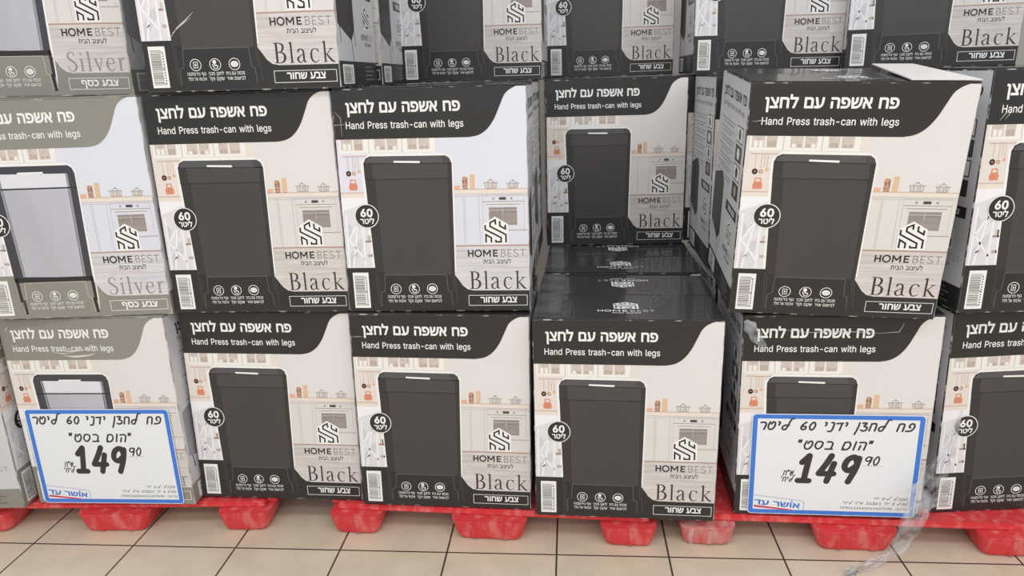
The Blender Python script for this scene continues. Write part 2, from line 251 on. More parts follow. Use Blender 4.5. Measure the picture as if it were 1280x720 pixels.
hא|486|44,-4 41,4 41,148 51,212 62,244 80,276 101,300 132,324 132,332 37,476 44,479 124,479 128,476 300,222 308,217 334,244 346,268 353,292 358,340 360,476 364,479 428,479 438,476 438,340 427,268 412,230 396,204 380,186 345,156 448,4 444,-4 364,-4 356,0 180,262 172,268 156,253 143,236 126,188 121,140 121,4 116,-4|11.10.9 12.11.9 21.20.19 22.21.19 12.9.8 13.12.8 22.19.18 23.22.18 23.18.17 24.23.17 13.8.7 13.7.6 34.6.5 13.6.34 24.17.16 34.5.4 24.16.15 25.24.15 35.34.4 13.34.33 13.33.32 36.35.4 36.4.3 25.15.14 37.36.3 26.25.14 14.13.32 28.14.32 26.14.28 37.3.2 27.26.28 38.37.2 29.28.32 38.2.1 39.38.1 39.1.0 40.39.0 30.29.32 30.32.31
bב|435|8,-18 0,0 0,64 4,80 16,89 248,91 256,96 255,320 249,352 240,367 224,378 200,383 24,384 6,392 0,408 1,480 8,492 16,497 184,499 248,494 292,480 329,456 344,440 358,416 371,376 375,344 376,96 384,91 424,89 434,80 439,64 437,-8 432,-16 416,-24 24,-24|19.18.17 19.17.16 20.19.16 20.16.15 20.15.14 21.20.14 22.21.14 23.22.14 24.23.14 24.14.13 11.13.12 24.13.11 24.11.10 24.10.9 25.24.9 25.9.8 25.8.7 26.25.7 26.7.6 26.6.5 27.26.5 27.5.4 28.27.4 28.4.3 29.28.3 29.3.2 30.29.2 30.2.1 31.30.1 31.1.0 32.31.0 33.32.0 33.0.34
hב|435|28,-4 20,4 21,68 28,71 268,71 276,76 275,324 269,356 260,375 244,390 212,402 28,404 20,412 21,476 28,479 164,479 220,477 276,465 312,444 338,412 347,388 355,348 356,76 364,71 412,71 417,68 419,4 412,-4|15.14.13 16.15.13 17.16.13 17.13.12 18.17.12 19.18.12 19.12.11 10.19.11 20.19.10 20.10.9 20.9.8 21.20.8 21.8.7 21.7.6 22.21.6 22.6.5 22.5.4 23.22.4 4.3.2 23.4.2 24.23.2 25.24.2 25.2.1 26.25.1 26.1.0 27.26.0
bג|278|-4,-26 -12,-8 -12,72 -9,80 -2,88 60,120 100,158 118,184 129,208 137,232 142,264 142,360 139,376 132,382 124,384 44,384 28,389 20,400 19,408 20,482 28,494 36,498 140,499 180,493 212,479 236,457 247,440 260,392 261,144 277,8 277,-8 272,-16 260,-23 196,-24 180,-19 172,-8 156,70 116,29 68,-6 20,-31 4,-31|23.22.21 23.21.20 23.20.19 24.23.19 24.19.18 25.24.18 26.25.18 27.26.18 27.18.17 27.17.16 14.27.16 13.27.14 12.27.13 28.27.12 14.16.15 28.12.11 28.11.10 28.10.9 28.9.8 28.8.7 28.7.6 28.6.5 29.28.5 36.5.4 29.5.36 36.4.3 36.3.2 36.2.1 37.36.1 29.36.35 38.37.1 30.29.35 39.38.1 39.1.0 30.35.34 31.30.34 32.31.34 32.34.33 39.0.40
hג|278|16,-11 8,-4 8,68 72,104 96,124 118,148 134,172 149,204 158,236 162,268 162,364 156,388 144,399 128,404 48,404 40,407 39,476 48,479 160,477 192,467 216,449 233,420 240,388 241,148 258,4 256,-2 200,-4 192,-1 168,122 141,84 102,44 64,15|18.17.16 19.18.16 19.16.15 20.19.15 21.20.15 13.21.15 22.21.13 13.15.14 22.13.12 22.12.11 22.11.10 23.22.10 23.10.9 23.9.8 23.8.7 23.7.6 23.6.5 23.5.4 28.23.4 24.23.28 28.4.3 29.28.3 24.28.27 29.3.2 30.29.2 30.2.1 31.30.1 0.31.1 25.24.27 25.27.26
bד|419|240,-19 232,-9 230,0 230,376 224,384 8,384 -10,392 -16,408 -15,480 -8,492 0,497 168,499 400,499 416,492 423,480 423,408 417,392 400,384 352,384 350,376 349,-8 344,-16 328,-24 256,-24|12.11.10 13.12.10 13.10.9 13.9.8 14.13.8 14.8.7 15.14.7 15.7.6 16.15.6 16.6.5 17.16.5 18.17.5 4.5.18 18.4.3 19.18.3 19.3.2 20.19.2 20.2.1 21.20.1 21.1.0 22.21.0 22.0.23
hד|419|252,-2 250,396 244,404 12,404 4,412 5,476 12,479 156,479 396,479 402,476 403,412 396,404 332,404 330,396 330,4 324,-4|7.6.5 8.7.5 9.8.5 9.5.4 10.9.4 10.4.3 11.10.3 12.11.3 2.3.12 12.2.1 13.12.1 13.1.0 14.13.0 15.14.0
bה|523|52,-18 44,0 45,288 52,302 68,308 140,308 156,302 164,288 164,280 163,-8 156,-18 140,-24 68,-24 372,-19 364,-9 363,0 362,320 359,344 348,366 332,377 300,384 68,384 52,390 46,400 44,472 45,480 52,492 68,499 156,499 324,498 377,488 412,473 436,455 460,424 471,400 478,376 483,328 481,-8 476,-16 460,-24 388,-24|5.4.3 6.5.3 7.6.3 7.3.2 7.2.1 8.7.1 9.8.1 9.1.0 10.9.0 10.0.12 11.10.12 28.27.26 29.28.26 30.29.26 30.26.25 31.30.25 31.25.24 32.31.24 32.24.23 33.32.23 34.33.23 34.23.22 20.34.22 35.34.20 20.22.21 35.20.19 35.19.18 36.35.18 36.18.17 36.17.16 37.36.16 37.16.15 37.15.14 38.37.14 38.14.13 39.38.13 39.13.40
hה|523|72,-4 64,4 64,284 72,288 136,288 144,284 144,3 136,-4 384,-2 383,308 380,340 373,364 352,389 336,397 312,403 72,404 64,412 65,476 72,479 144,479 296,479 352,474 384,464 408,452 432,430 444,412 454,388 462,348 463,4 456,-4|4.3.2 5.4.2 6.5.2 6.2.1 6.1.0 7.6.0 19.18.17 20.19.17 21.20.17 21.17.16 22.21.16 23.22.16 24.23.16 25.24.16 25.16.15 14.25.15 26.25.14 26.14.13 26.13.12 26.12.11 27.26.11 27.11.10 28.27.10 28.10.9 28.9.8 29.28.8
bו|209|52,-18 44,0 45,480 52,492 68,499 140,499 156,493 164,480 164,472 163,-8 156,-18 140,-24 68,-24|5.4.3 6.5.3 7.6.3 7.3.2 7.2.1 8.7.1 9.8.1 9.1.0 10.9.0 10.0.12 11.10.12
hו|209|72,-4 64,4 65,476 72,479 136,479 144,476 144,4 136,-4|4.3.2 5.4.2 5.2.1 6.5.1 6.1.0 7.6.0
bח|539|52,-18 44,0 44,472 48,488 60,497 340,498 372,493 412,481 452,456 466,440 481,416 492,382 497,352 499,96 499,0 492,-16 476,-24 404,-24 388,-19 380,-8 379,0 378,312 376,336 368,360 350,376 324,383 168,384 164,376 163,-8 156,-18 140,-24 68,-24|6.5.4 6.4.3 7.6.3 7.3.2 8.7.2 27.2.1 26.2.27 8.2.26 9.8.26 10.9.26 11.10.26 11.26.25 11.25.24 12.11.24 28.27.1 12.24.23 12.23.22 13.12.22 13.22.21 13.21.20 14.13.20 28.1.0 14.20.19 15.14.19 29.28.0 15.19.18 16.15.18 29.0.31 30.29.31 16.18.17
hח|539|72,-4 64,4 64,468 65,476 72,479 344,477 400,464 424,452 440,439 456,419 467,396 478,348 479,76 479,4 472,-4 400,-2 398,324 392,356 376,382 352,397 320,404 148,404 144,396 144,4 136,-4|5.4.3 6.5.3 6.3.2 22.2.1 21.2.22 6.2.21 7.6.21 8.7.21 9.8.21 20.9.21 10.9.20 10.20.19 10.19.18 23.22.1 11.10.18 11.18.17 11.17.16 12.11.16 12.16.15 13.12.15 23.1.0 24.23.0 14.13.15
bט|540|204,-26 148,-6 108,23 76,63 52,118 41,166 37,214 36,470 39,486 45,494 60,499 132,499 147,494 154,486 156,470 156,238 160,190 167,158 176,134 192,110 211,94 236,82 276,76 316,81 348,95 370,118 387,150 397,190 400,238 397,326 390,358 382,374 372,385 348,391 308,385 260,366 244,369 236,376 232,390 232,462 236,472 252,483 292,498 324,505 356,507 388,505 420,497 444,486 466,470 481,454 496,430 512,382 522,310 524,214 517,158 495,94 468,50 428,11 388,-12 324,-31 260,-34|45.44.43 45.43.42 46.45.42 11.10.9 12.11.9 46.42.41 47.46.41 12.9.8 13.12.8 48.47.41 13.8.7 14.13.7 48.41.40 48.40.39 14.7.6 15.14.6 49.48.39 49.39.38 50.49.38 33.50.38 51.50.33 34.33.38 51.33.32 34.38.37 51.32.31 35.34.37 52.51.31 35.37.36 52.31.30 52.30.29 52.29.28 53.52.28 16.15.6 53.28.27 16.6.5 54.53.27 17.16.5 54.27.26 17.5.4 18.17.4 55.54.26 55.26.25 19.18.4 19.4.3 55.25.24 20.19.3 55.24.23 21.20.3 56.55.23 22.21.3 56.23.22 56.22.3 56.3.2 57.56.2 57.2.1 58.57.1 58.1.0 59.58.0 59.0.60
hט|540|208,-7 160,11 120,40 93,74 72,122 61,170 57,218 56,474 64,479 128,479 136,474 136,234 140,186 147,154 160,122 176,98 193,82 224,65 264,57 312,59 344,70 373,90 392,114 409,154 417,194 420,242 418,314 412,354 400,383 384,402 368,409 352,411 304,405 256,386 252,394 252,458 256,463 312,482 368,486 416,477 439,466 458,450 480,415 496,362 504,274 501,186 491,138 471,90 441,50 408,22 360,-2 320,-11 264,-14|39.38.37 39.37.36 9.8.7 10.9.7 40.39.36 10.7.6 11.10.6 41.40.36 41.36.35 41.35.34 32.41.34 31.41.32 42.41.31 30.42.31 43.42.30 43.30.29 33.32.34 43.29.28 43.28.27 44.43.27 44.27.26 44.26.25 45.44.25 45.25.24 12.11.6 12.6.5 45.24.23 13.12.5 46.45.23 13.5.4 14.13.4 46.23.22 47.46.22 15.14.4 15.4.3 47.22.21 16.15.3 47.21.20 48.47.20 17.16.3 17.3.2 48.20.19 18.17.2 48.19.18 48.18.2 49.48.2 49.2.1 50.49.1 50.1.0 51.50.0 51.0.52
bי|188|44,153 36,171 38,483 44,493 60,499 132,499 150,491 156,475 155,235 119,163 108,150 100,147 60,147|5.4.3 6.5.3 6.3.2 7.6.2 7.2.1 8.7.1 9.8.1 9.1.0 10.9.0 10.0.12 11.10.12
hי|188|64,167 56,175 56,471 64,479 128,479 136,472 135,239 96,167|4.3.2 5.4.2 6.5.2 6.2.1 7.6.1 7.1.0
bכ|433|8,-18 0,0 1,72 8,84 24,91 176,91 216,95 240,105 258,120 275,144 287,176 294,232 289,288 272,333 248,359 224,373 200,380 160,384 24,384 8,390 2,400 0,472 1,480 8,492 24,499 128,499 200,497 256,486 312,459 338,440 360,417 391,368 410,312 417,240 410,168 392,112 368,69 328,25 288,-1 248,-16 200,-23 24,-24|25.24.23 26.25.23 27.26.23 27.23.22 28.27.22 28.22.21 28.21.20 29.28.20 30.29.20 31.30.20 17.20.19 31.20.17 17.19.18 31.17.16 31.16.15 31.15.14 32.31.14 32.14.13 32.13.12 33.32.12 33.12.11 34.33.11 34.11.10 34.10.9 35.34.9 35.9.8 35.8.7 36.35.7 36.7.6 36.6.5 5.4.3 36.5.3 36.3.2 36.2.1 37.36.1 38.37.1 38.1.0 39.38.0 40.39.0 40.0.41
hכ|433|28,-4 20,4 21,68 28,71 196,72 236,81 260,95 281,116 298,148 310,188 313,260 305,308 286,348 260,375 228,393 188,402 28,404 20,412 21,476 28,479 108,479 188,478 244,468 292,448 316,432 338,412 371,364 390,308 397,244 392,180 378,132 354,84 324,49 284,20 244,4 204,-3|20.19.18 21.20.18 22.21.18 22.18.17 23.22.17 24.23.17 25.24.17 25.17.16 15.25.16 26.25.15 26.15.14 26.14.13 26.13.12 27.26.12 27.12.11 27.11.10 28.27.10 28.10.9 29.28.9 29.9.8 30.29.8 30.8.7 31.30.7 31.7.6 31.6.5 32.31.5 32.5.4 32.4.3 32.3.2 32.2.1 33.32.1 34.33.1 35.34.1 35.1.0
bל|409|140,-19 132,-8 132,8 268,376 268,384 12,384 -6,392 -12,408 -11,616 -4,627 12,633 84,633 92,632 103,624 108,608 108,504 116,499 380,499 396,493 404,481 405,472 402,408 252,-11 244,-20 236,-23 156,-24|11.10.9 12.11.9 13.12.9 13.9.8 14.13.8 14.8.7 15.14.7 16.15.7 17.16.7 18.17.7 19.18.7 20.19.7 21.20.7 21.7.6 4.21.6 3.21.4 22.21.3 4.6.5 22.3.2 22.2.1 22.1.0 23.22.0 23.0.25 24.23.25
hל|409|152,4 297,396 296,404 16,404 8,412 8,604 11,612 80,613 86,612 88,606 88,484 96,479 376,479 385,476 385,420 237,4 232,-4 224,-4 160,-4|8.7.6 8.6.5 9.8.5 10.9.5 10.5.4 11.10.4 12.11.4 13.12.4 14.13.4 2.14.4 1.14.2 15.14.1 2.4.3 15.1.0 16.15.0 16.0.18 17.16.18
bם|523|40,-18 32,0 32,472 36,488 45,496 56,499 328,497 352,494 392,483 416,471 435,456 450,440 465,416 476,384 481,352 483,0 476,-16 464,-23 456,-24 56,-24 160,91 152,96 152,376 156,384 304,384 328,379 344,370 356,352 362,320 363,96 360,92|6.5.4 7.6.4 7.4.3 8.7.3 8.3.2 9.8.2 22.2.1 23.2.22 9.2.23 10.9.23 11.10.23 12.11.23 13.12.23 13.23.24 14.13.24 14.24.25 14.25.26 21.22.1 14.26.27 14.27.28 15.14.28 15.28.29 20.21.1 15.29.30 15.30.20 15.20.1 15.1.0 16.15.0 17.16.0 17.0.19 18.17.19
hם|523|60,-4 52,4 53,476 60,479 324,478 372,469 404,454 420,443 434,428 448,404 458,372 462,348 463,4 460,-3 140,71 132,76 132,396 136,404 308,403 332,398 356,386 373,364 382,324 383,76 380,72|4.3.2 5.4.2 16.2.1 17.2.16 5.2.17 6.5.17 7.6.17 8.7.17 9.8.17 9.17.18 19.9.18 10.9.19 10.19.20 15.16.1 10.20.21 11.10.21 11.21.22 12.11.22 12.22.23 14.15.1 12.23.24 12.24.14 12.14.1 12.1.0 13.12.0
bמ|517|24,-18 16,0 52,328 20,472 24,488 40,498 112,499 127,496 136,488 144,461 184,487 224,502 272,508 320,506 352,499 384,486 408,470 432,448 448,428 462,400 476,344 477,32 476,-8 471,-16 456,-24 248,-24 232,-20 224,-12 221,0 221,72 232,87 248,91 352,91 357,96 357,312 352,346 342,368 320,388 296,395 264,397 232,389 208,373 191,352 176,317 165,264 135,-8 128,-18 112,-24 40,-24|13.12.11 14.13.11 14.11.10 7.6.5 15.14.10 7.5.4 8.7.4 8.4.3 9.8.3 15.10.9 16.15.9 9.3.2 17.16.9 40.9.2 17.9.40 39.17.40 18.17.39 19.18.39 38.19.39 20.19.38 20.38.37 41.40.2 20.37.36 42.41.2 20.36.35 43.42.2 20.35.34 21.20.34 43.2.1 44.43.1 21.34.33 45.44.1 21.33.32 21.32.31 21.31.30 21.30.29 21.29.28 22.21.28 45.1.0 22.28.27 46.45.0 23.22.27 23.27.26 24.23.26 46.0.48 47.46.48 24.26.25
hמ|517|44,-4 37,4 72,324 41,468 41,476 44,479 116,479 122,468 132,417 164,449 188,466 220,480 260,488 300,488 348,479 388,460 416,436 442,396 451,372 456,340 457,36 457,4 452,-4 244,-4 241,4 241,60 244,70 372,71 377,76 377,308 370,356 352,388 332,405 300,415 260,416 228,409 196,389 175,364 160,332 145,268 116,2 108,-4|14.13.12 14.12.11 14.11.10 15.14.10 7.6.5 7.5.4 7.4.3 7.3.2 8.7.2 15.10.9 16.15.9 16.9.8 34.16.8 33.16.34 17.16.33 35.8.2 34.8.35 17.33.32 36.35.2 17.32.31 18.17.31 37.36.2 18.31.30 19.18.30 38.37.2 19.30.29 20.19.29 39.38.2 39.2.1 20.29.28 40.39.1 20.28.27 20.27.26 20.26.25 20.25.24 21.20.24 40.1.0 21.24.23 22.21.23 41.40.0
bן|236|88,-213 80,-206 75,-192 75,368 72,377 64,383 16,384 -1,392 -8,408 -8,472 -4,488 8,497 72,499 104,496 136,484 168,459 188,424 194,392 196,-192 189,-208 176,-216 104,-216|13.12.11 13.11.10 14.13.10 14.10.9 15.14.9 15.9.8 16.15.8 17.16.8 17.8.7 17.7.6 5.17.6 4.17.5 3.17.4 18.17.3 18.3.2 18.2.1 19.18.1 19.1.0 20.19.0 20.0.21
hן|236|100,-196 95,-188 94,372 89,388 76,400 60,404 20,404 12,412 12,476 20,479 92,477 125,468 155,444 164,428 172,404 176,364 176,-188 172,-196|10.9.8 11.10.8 11.8.7 12.11.7 13.12.7 14.13.7 14.7.6 14.6.5 4.14.5 15.14.4 15.4.3 15.3.2 15.2.1 16.15.1 16.1.0 17.16.0
bנ|318|8,-18 0,0 1,72 8,84 24,91 152,91 158,96 158,352 155,376 152,380 136,384 48,384 33,392 27,408 27,480 40,496 48,499 144,499 192,494 226,480 253,456 263,440 272,416 278,368 277,-8 272,-16 256,-24 24,-24|18.17.16 18.16.15 18.15.14 19.18.14 19.14.13 20.19.13 21.20.13 22.21.13 23.22.13 10.13.12 23.13.10 10.12.11 23.10.9 23.9.8 23.8.7 24.23.7 24.7.6 24.6.5 5.4.3 24.5.3 24.3.2 24.2.1 24.1.0 25.24.0 26.25.0 26.0.27
hנ|318|28,-4 20,4 21,68 28,71 172,71 178,76 178,356 175,380 165,396 148,403 52,404 47,412 48,476 52,479 124,479 172,478 212,465 237,444 253,412 258,364 258,4 252,-4|14.13.12 15.14.12 16.15.12 16.12.11 17.16.11 18.17.11 18.11.10 9.18.10 19.18.9 19.9.8 19.8.7 19.7.6 20.19.6 20.6.5 20.5.4 4.3.2 20.4.2 20.2.1 20.1.0 21.20.0
bס|546|220,-27 172,-10 132,14 93,54 65,102 47,158 40,222 42,294 56,382 20,386 7,398 4,478 12,493 28,499 300,498 356,490 404,473 452,440 482,406 511,350 524,302 530,238 525,174 514,126 492,78 463,38 426,6 380,-18 332,-31 268,-34 260,77 228,86 204,101 190,118 175,150 166,190 163,222 163,278 167,326 180,384 304,382 332,375 356,365 375,350 391,326 400,302 406,270 407,230 404,190 397,158 387,134 372,111 356,97 340,87 316,80|14.13.12 15.14.12 15.12.11 16.15.11 16.11.10 17.16.10 18.17.10 40.18.10 19.18.40 39.10.9 40.10.39 39.9.8 38.39.8 38.8.7 19.40.41 19.41.42 19.42.43 19.43.44 20.19.44 37.38.7 20.44.45 21.20.45 21.45.46 37.7.6 36.37.6 21.46.47 22.21.47 22.47.48 36.6.5 35.36.5 34.35.5 22.48.49 23.22.49 34.5.4 23.49.50 33.34.4 23.50.51 24.23.51 32.33.4 24.51.52 32.4.3 31.32.3 24.52.53 24.53.54 30.31.3 24.54.30 25.24.30 25.30.3 25.3.2 26.25.2 26.2.1 27.26.1 27.1.0 28.27.0 28.0.29
hס|546|224,-7 176,10 136,37 104,73 82,114 64,178 59,242 65,314 82,402 32,404 24,410 24,474 32,479 288,479 344,472 392,456 432,430 464,397 485,362 503,306 509,258 507,186 494,130 476,90 448,51 416,23 376,2 328,-11 272,-14 264,57 232,63 200,78 184,93 165,122 151,162 145,194 142,250 145,314 160,394 168,404 304,402 340,394 368,381 391,362 408,338 420,306 425,274 427,234 425,194 419,162 407,130 393,106 376,87 352,71 328,62 296,57|13.12.11 14.13.11 14.11.10 15.14.10 16.15.10 40.16.10 17.16.40 39.10.9 40.10.39 39.9.8 38.39.8 17.40.41 38.8.7 18.17.41 37.38.7 18.41.42 18.42.43 18.43.44 19.18.44 19.44.45 37.7.6 36.37.6 19.45.46 20.19.46 20.46.47 21.20.47 35.36.6 35.6.5 21.47.48 34.35.5 21.48.49 22.21.49 34.5.4 33.34.4 22.49.50 22.50.51 23.22.51 32.33.4 32.4.3 23.51.52 31.32.3 24.23.52 24.52.53 30.31.3 30.3.2 24.53.54 29.30.2 24.54.55 55.29.2 24.55.2 25.24.2 25.2.1 26.25.1 26.1.0 27.26.0 27.0.28
bע|488|4,-18 -4,0 -3,72 4,84 20,91 108,91 116,92 119,96 31,472 35,488 44,496 60,499 132,498 148,487 238,104 244,102 260,109 289,128 308,149 324,176 338,216 346,256 368,480 380,496 396,499 468,498 483,488 487,480 469,272 459,208 437,136 405,80 377,48 340,19 302,0 260,-14 212,-22 164,-24 20,-24|12.11.10 25.24.23 26.25.23 13.12.10 13.10.9 26.23.22 13.9.8 27.26.22 14.13.8 27.22.21 28.27.21 14.8.7 29.28.21 29.21.20 29.20.19 30.29.19 30.19.18 30.18.17 31.30.17 31.17.16 31.16.15 15.14.7 31.15.7 31.7.6 31.6.5 5.4.3 31.5.3 31.3.2 32.31.2 32.2.1 33.32.1 34.33.1 34.1.0 35.34.0 36.35.0 36.0.38 37.36.38
hע|488|24,-4 16,4 17,68 24,71 136,71 144,76 53,468 52,476 56,479 128,479 131,476 224,76 253,84 280,97 304,114 320,132 344,172 362,228 387,468 392,479 464,479 467,468 449,276 439,212 420,148 389,92 360,60 336,41 304,23 264,8 192,-3|9.8.7 20.19.18 21.20.18 10.9.7 10.7.6 11.10.6 11.6.5 21.18.17 22.21.17 23.22.17 23.17.16 24.23.16 24.16.15 25.24.15 25.15.14 25.14.13 25.13.12 26.25.12 26.12.11 11.5.4 26.11.4 4.3.2 26.4.2 26.2.1 27.26.1 28.27.1 29.28.1 30.29.1 30.1.0
bף|468|328,-214 320,-207 315,-192 314,264 306,304 291,336 264,362 224,379 176,384 106,384 105,312 116,280 136,265 192,261 204,248 205,168 200,158 184,149 144,147 112,149 80,157 56,169 32,188 15,208 2,232 -9,264 -16,312 -16,472 -12,488 0,497 192,499 256,491 296,478 336,456 368,429 392,400 419,344 428,312 434,272 435,-192 429,-208 416,-216 336,-216|31.30.29 31.29.28 32.31.28 32.28.27 33.32.27 9.27.26 33.27.9 34.33.9 35.34.9 8.35.9 7.35.8 36.35.7 10.9.26 36.7.6 36.6.5 37.36.5 37.5.4 10.26.25 11.10.25 38.37.4 38.4.3 12.11.25 39.38.3 13.12.25 13.25.24 39.3.2 14.13.24 15.14.24 15.24.23 15.23.22 15.22.21 15.21.20 16.15.20 17.16.20 17.20.19 18.17.19 39.2.1 40.39.1 40.1.0 41.40.0 41.0.42
hף|468|340,-196 335,-188 334,260 326,308 307,348 276,378 252,391 228,399 180,404 86,404 84,324 91,284 107,260 124,248 148,242 180,244 185,236 184,172 140,167 92,174 53,196 26,228 13,260 5,300 4,476 12,479 188,479 252,471 284,461 318,444 348,420 370,396 388,366 399,340 409,308 414,268 415,-188 412,-196|26.25.24 27.26.24 9.24.23 27.24.9 28.27.9 29.28.9 30.29.9 8.30.9 31.30.8 31.8.7 10.9.23 31.7.6 32.31.6 32.6.5 32.5.4 33.32.4 33.4.3 34.33.3 11.10.23 34.3.2 35.34.2 11.23.22 12.11.22 36.35.2 12.22.21 13.12.21 36.2.1 14.13.21 16.15.14 16.14.21 17.16.21 17.21.20 17.20.19 17.19.18 36.1.0 37.36.0
bפ|484|24,-18 16,0 17,72 24,84 40,91 248,92 280,100 309,120 329,152 341,192 345,240 338,296 321,336 307,352 288,366 248,380 208,384 144,384 140,384 136,376 139,320 143,304 152,291 176,279 224,277 236,264 237,184 233,176 224,168 184,163 144,165 112,173 88,185 64,204 42,232 27,264 20,296 16,336 16,472 17,480 24,492 40,499 256,496 304,487 344,470 379,448 411,416 433,384 451,344 463,296 467,240 460,168 449,128 432,90 395,40 376,23 344,2 296,-16 248,-23 40,-24|42.41.40 43.42.40 43.40.39 44.43.39 44.39.38 44.38.37 18.44.37 45.44.18 46.45.18 17.46.18 16.46.17 47.46.16 47.16.15 19.18.37 48.47.15 48.15.14 20.19.37 48.14.13 48.13.12 49.48.12 20.37.36 49.12.11 21.20.36 22.21.36 22.36.35 49.11.10 50.49.10 23.22.35 24.23.35 25.24.35 25.35.34 26.25.34 50.10.9 51.50.9 26.34.33 26.33.32 51.9.8 26.32.31 27.26.31 28.27.31 28.31.30 52.51.8 29.28.30 52.8.7 53.52.7 53.7.6 53.6.5 53.5.4 53.4.3 54.53.3 54.3.2 54.2.1 55.54.1 56.55.1 57.56.1 57.1.0 58.57.0 58.0.59
hפ|484|44,-4 36,4 37,68 44,71 252,72 284,80 308,93 331,116 349,148 361,188 365,236 363,268 355,308 346,332 330,356 315,372 292,387 260,398 228,403 120,404 116,396 118,324 127,292 140,274 156,264 180,258 212,260 217,252 216,188 212,185 164,183 116,193 96,204 76,220 54,252 42,284 37,324 37,476 44,479 236,478 284,471 332,454 364,434 396,403 421,364 436,324 446,276 447,220 437,156 415,100 378,52 332,18 292,4 252,-3|39.38.37 40.39.37 19.37.36 40.37.19 41.40.19 42.41.19 43.42.19 20.19.36 43.19.18 43.18.17 44.43.17 44.17.16 21.20.36 44.16.15 44.15.14 45.44.14 45.14.13 45.13.12 21.36.35 22.21.35 46.45.12 46.12.11 23.22.35 23.35.34 47.46.11 24.23.34 47.11.10 25.24.34 27.26.25 27.25.34 27.34.33 28.27.33 47.10.9 48.47.9 28.33.32 28.32.31 28.31.30 29.28.30 48.9.8 49.48.8 49.8.7 49.7.6 50.49.6 50.6.5 50.5.4 50.4.3 50.3.2 50.2.1 51.50.1 52.51.1 52.1.0 53.52.0
bצ|448|4,-18 -4,0 -4,64 0,80 12,89 244,91 255,96 4,463 1,472 5,488 14,496 28,499 108,499 124,494 260,288 276,264 284,267 297,288 305,312 311,352 312,472 316,488 332,498 404,499 420,496 428,488 432,472 432,360 421,288 407,248 388,216 367,192 339,168 407,64 410,56 410,0 404,-16 396,-22 380,-24 20,-24|12.11.10 13.12.10 24.23.22 24.22.21 13.10.9 25.24.21 14.13.9 25.21.20 14.9.8 26.25.20 14.8.7 26.20.19 27.26.19 14.7.6 28.27.19 28.19.18 28.18.17 15.14.6 28.17.16 29.28.16 29.16.15 29.15.6 30.29.6 31.30.6 32.31.6 33.32.6 33.6.5 33.5.4 33.4.3 33.3.2 33.2.1 34.33.1 35.34.1 35.1.0 36.35.0 37.36.0 37.0.39 38.37.39
hצ|448|24,-4 16,4 17,68 24,71 280,71 288,71 292,76 21,476 32,479 112,478 248,270 272,234 297,252 317,284 327,316 331,348 333,476 336,479 408,479 411,476 412,356 408,324 399,284 386,252 368,223 344,198 318,180 312,172 389,52 390,4 384,-4|9.8.7 18.17.16 19.18.16 10.9.7 10.7.6 19.16.15 20.19.15 21.20.15 21.15.14 22.21.14 22.14.13 22.13.12 23.22.12 11.10.6 23.12.11 24.23.11 27.11.6 26.11.27 24.11.26 25.24.26 28.27.6 28.6.5 28.5.4 4.3.2 28.4.2 28.2.1 29.28.1 29.1.0 30.29.0
bק|505|48,-211 40,-193 41,295 48,308 64,314 136,314 152,308 160,295 160,287 159,-201 152,-211 136,-217 64,-217 240,-21 229,-9 228,7 364,375 364,383 56,386 48,391 40,407 40,479 48,492 64,499 168,499 480,499 496,489 501,479 500,415 349,-9 344,-17 328,-24 248,-24|5.4.3 6.5.3 7.6.3 7.3.2 7.2.1 8.7.1 9.8.1 9.1.0 10.9.0 10.0.12 11.10.12 24.23.22 25.24.22 26.25.22 26.22.21 27.26.21 27.21.20 28.27.20 17.28.20 29.28.17 17.20.19 17.19.18 29.17.16 29.16.15 29.15.14 29.14.13 30.29.13 31.30.13 31.13.32
hק|505|68,-197 60,-189 60,291 68,294 132,294 140,291 140,-189 132,-197 252,-3 248,3 394,403 68,404 60,411 60,475 68,479 148,479 476,479 481,475 481,419 332,2 324,-4|4.3.2 5.4.2 6.5.2 6.2.1 6.1.0 7.6.0 15.14.13 16.15.13 17.16.13 17.13.12 18.17.12 10.18.12 19.18.10 10.12.11 19.10.9 19.9.8 20.19.8
bר|435|284,-19 276,-9 274,0 274,312 272,336 264,360 246,376 220,383 12,384 -4,390 -11,400 -12,472 -11,480 -4,492 12,499 100,499 236,498 292,487 325,472 348,455 372,424 383,400 390,376 394,328 393,-8 388,-16 372,-24 300,-24|15.14.13 16.15.13 17.16.13 17.13.12 18.17.12 18.12.11 18.11.10 19.18.10 20.19.10 21.20.10 21.10.9 7.21.9 22.21.7 7.9.8 22.7.6 22.6.5 23.22.5 23.5.4 23.4.3 24.23.3 24.3.2 24.2.1 25.24.1 25.1.0 26.25.0 26.0.27
hר|435|296,-2 294,308 292,340 285,364 264,389 248,397 224,403 16,404 8,412 9,476 16,479 88,479 232,478 280,470 304,461 330,444 346,428 360,404 370,372 374,324 374,4 368,-4|11.10.9 12.11.9 13.12.9 13.9.8 14.13.8 15.14.8 16.15.8 17.16.8 17.8.7 17.7.6 18.17.6 18.6.5 18.5.4 18.4.3 19.18.3 19.3.2 19.2.1 20.19.1 20.1.0 21.20.0
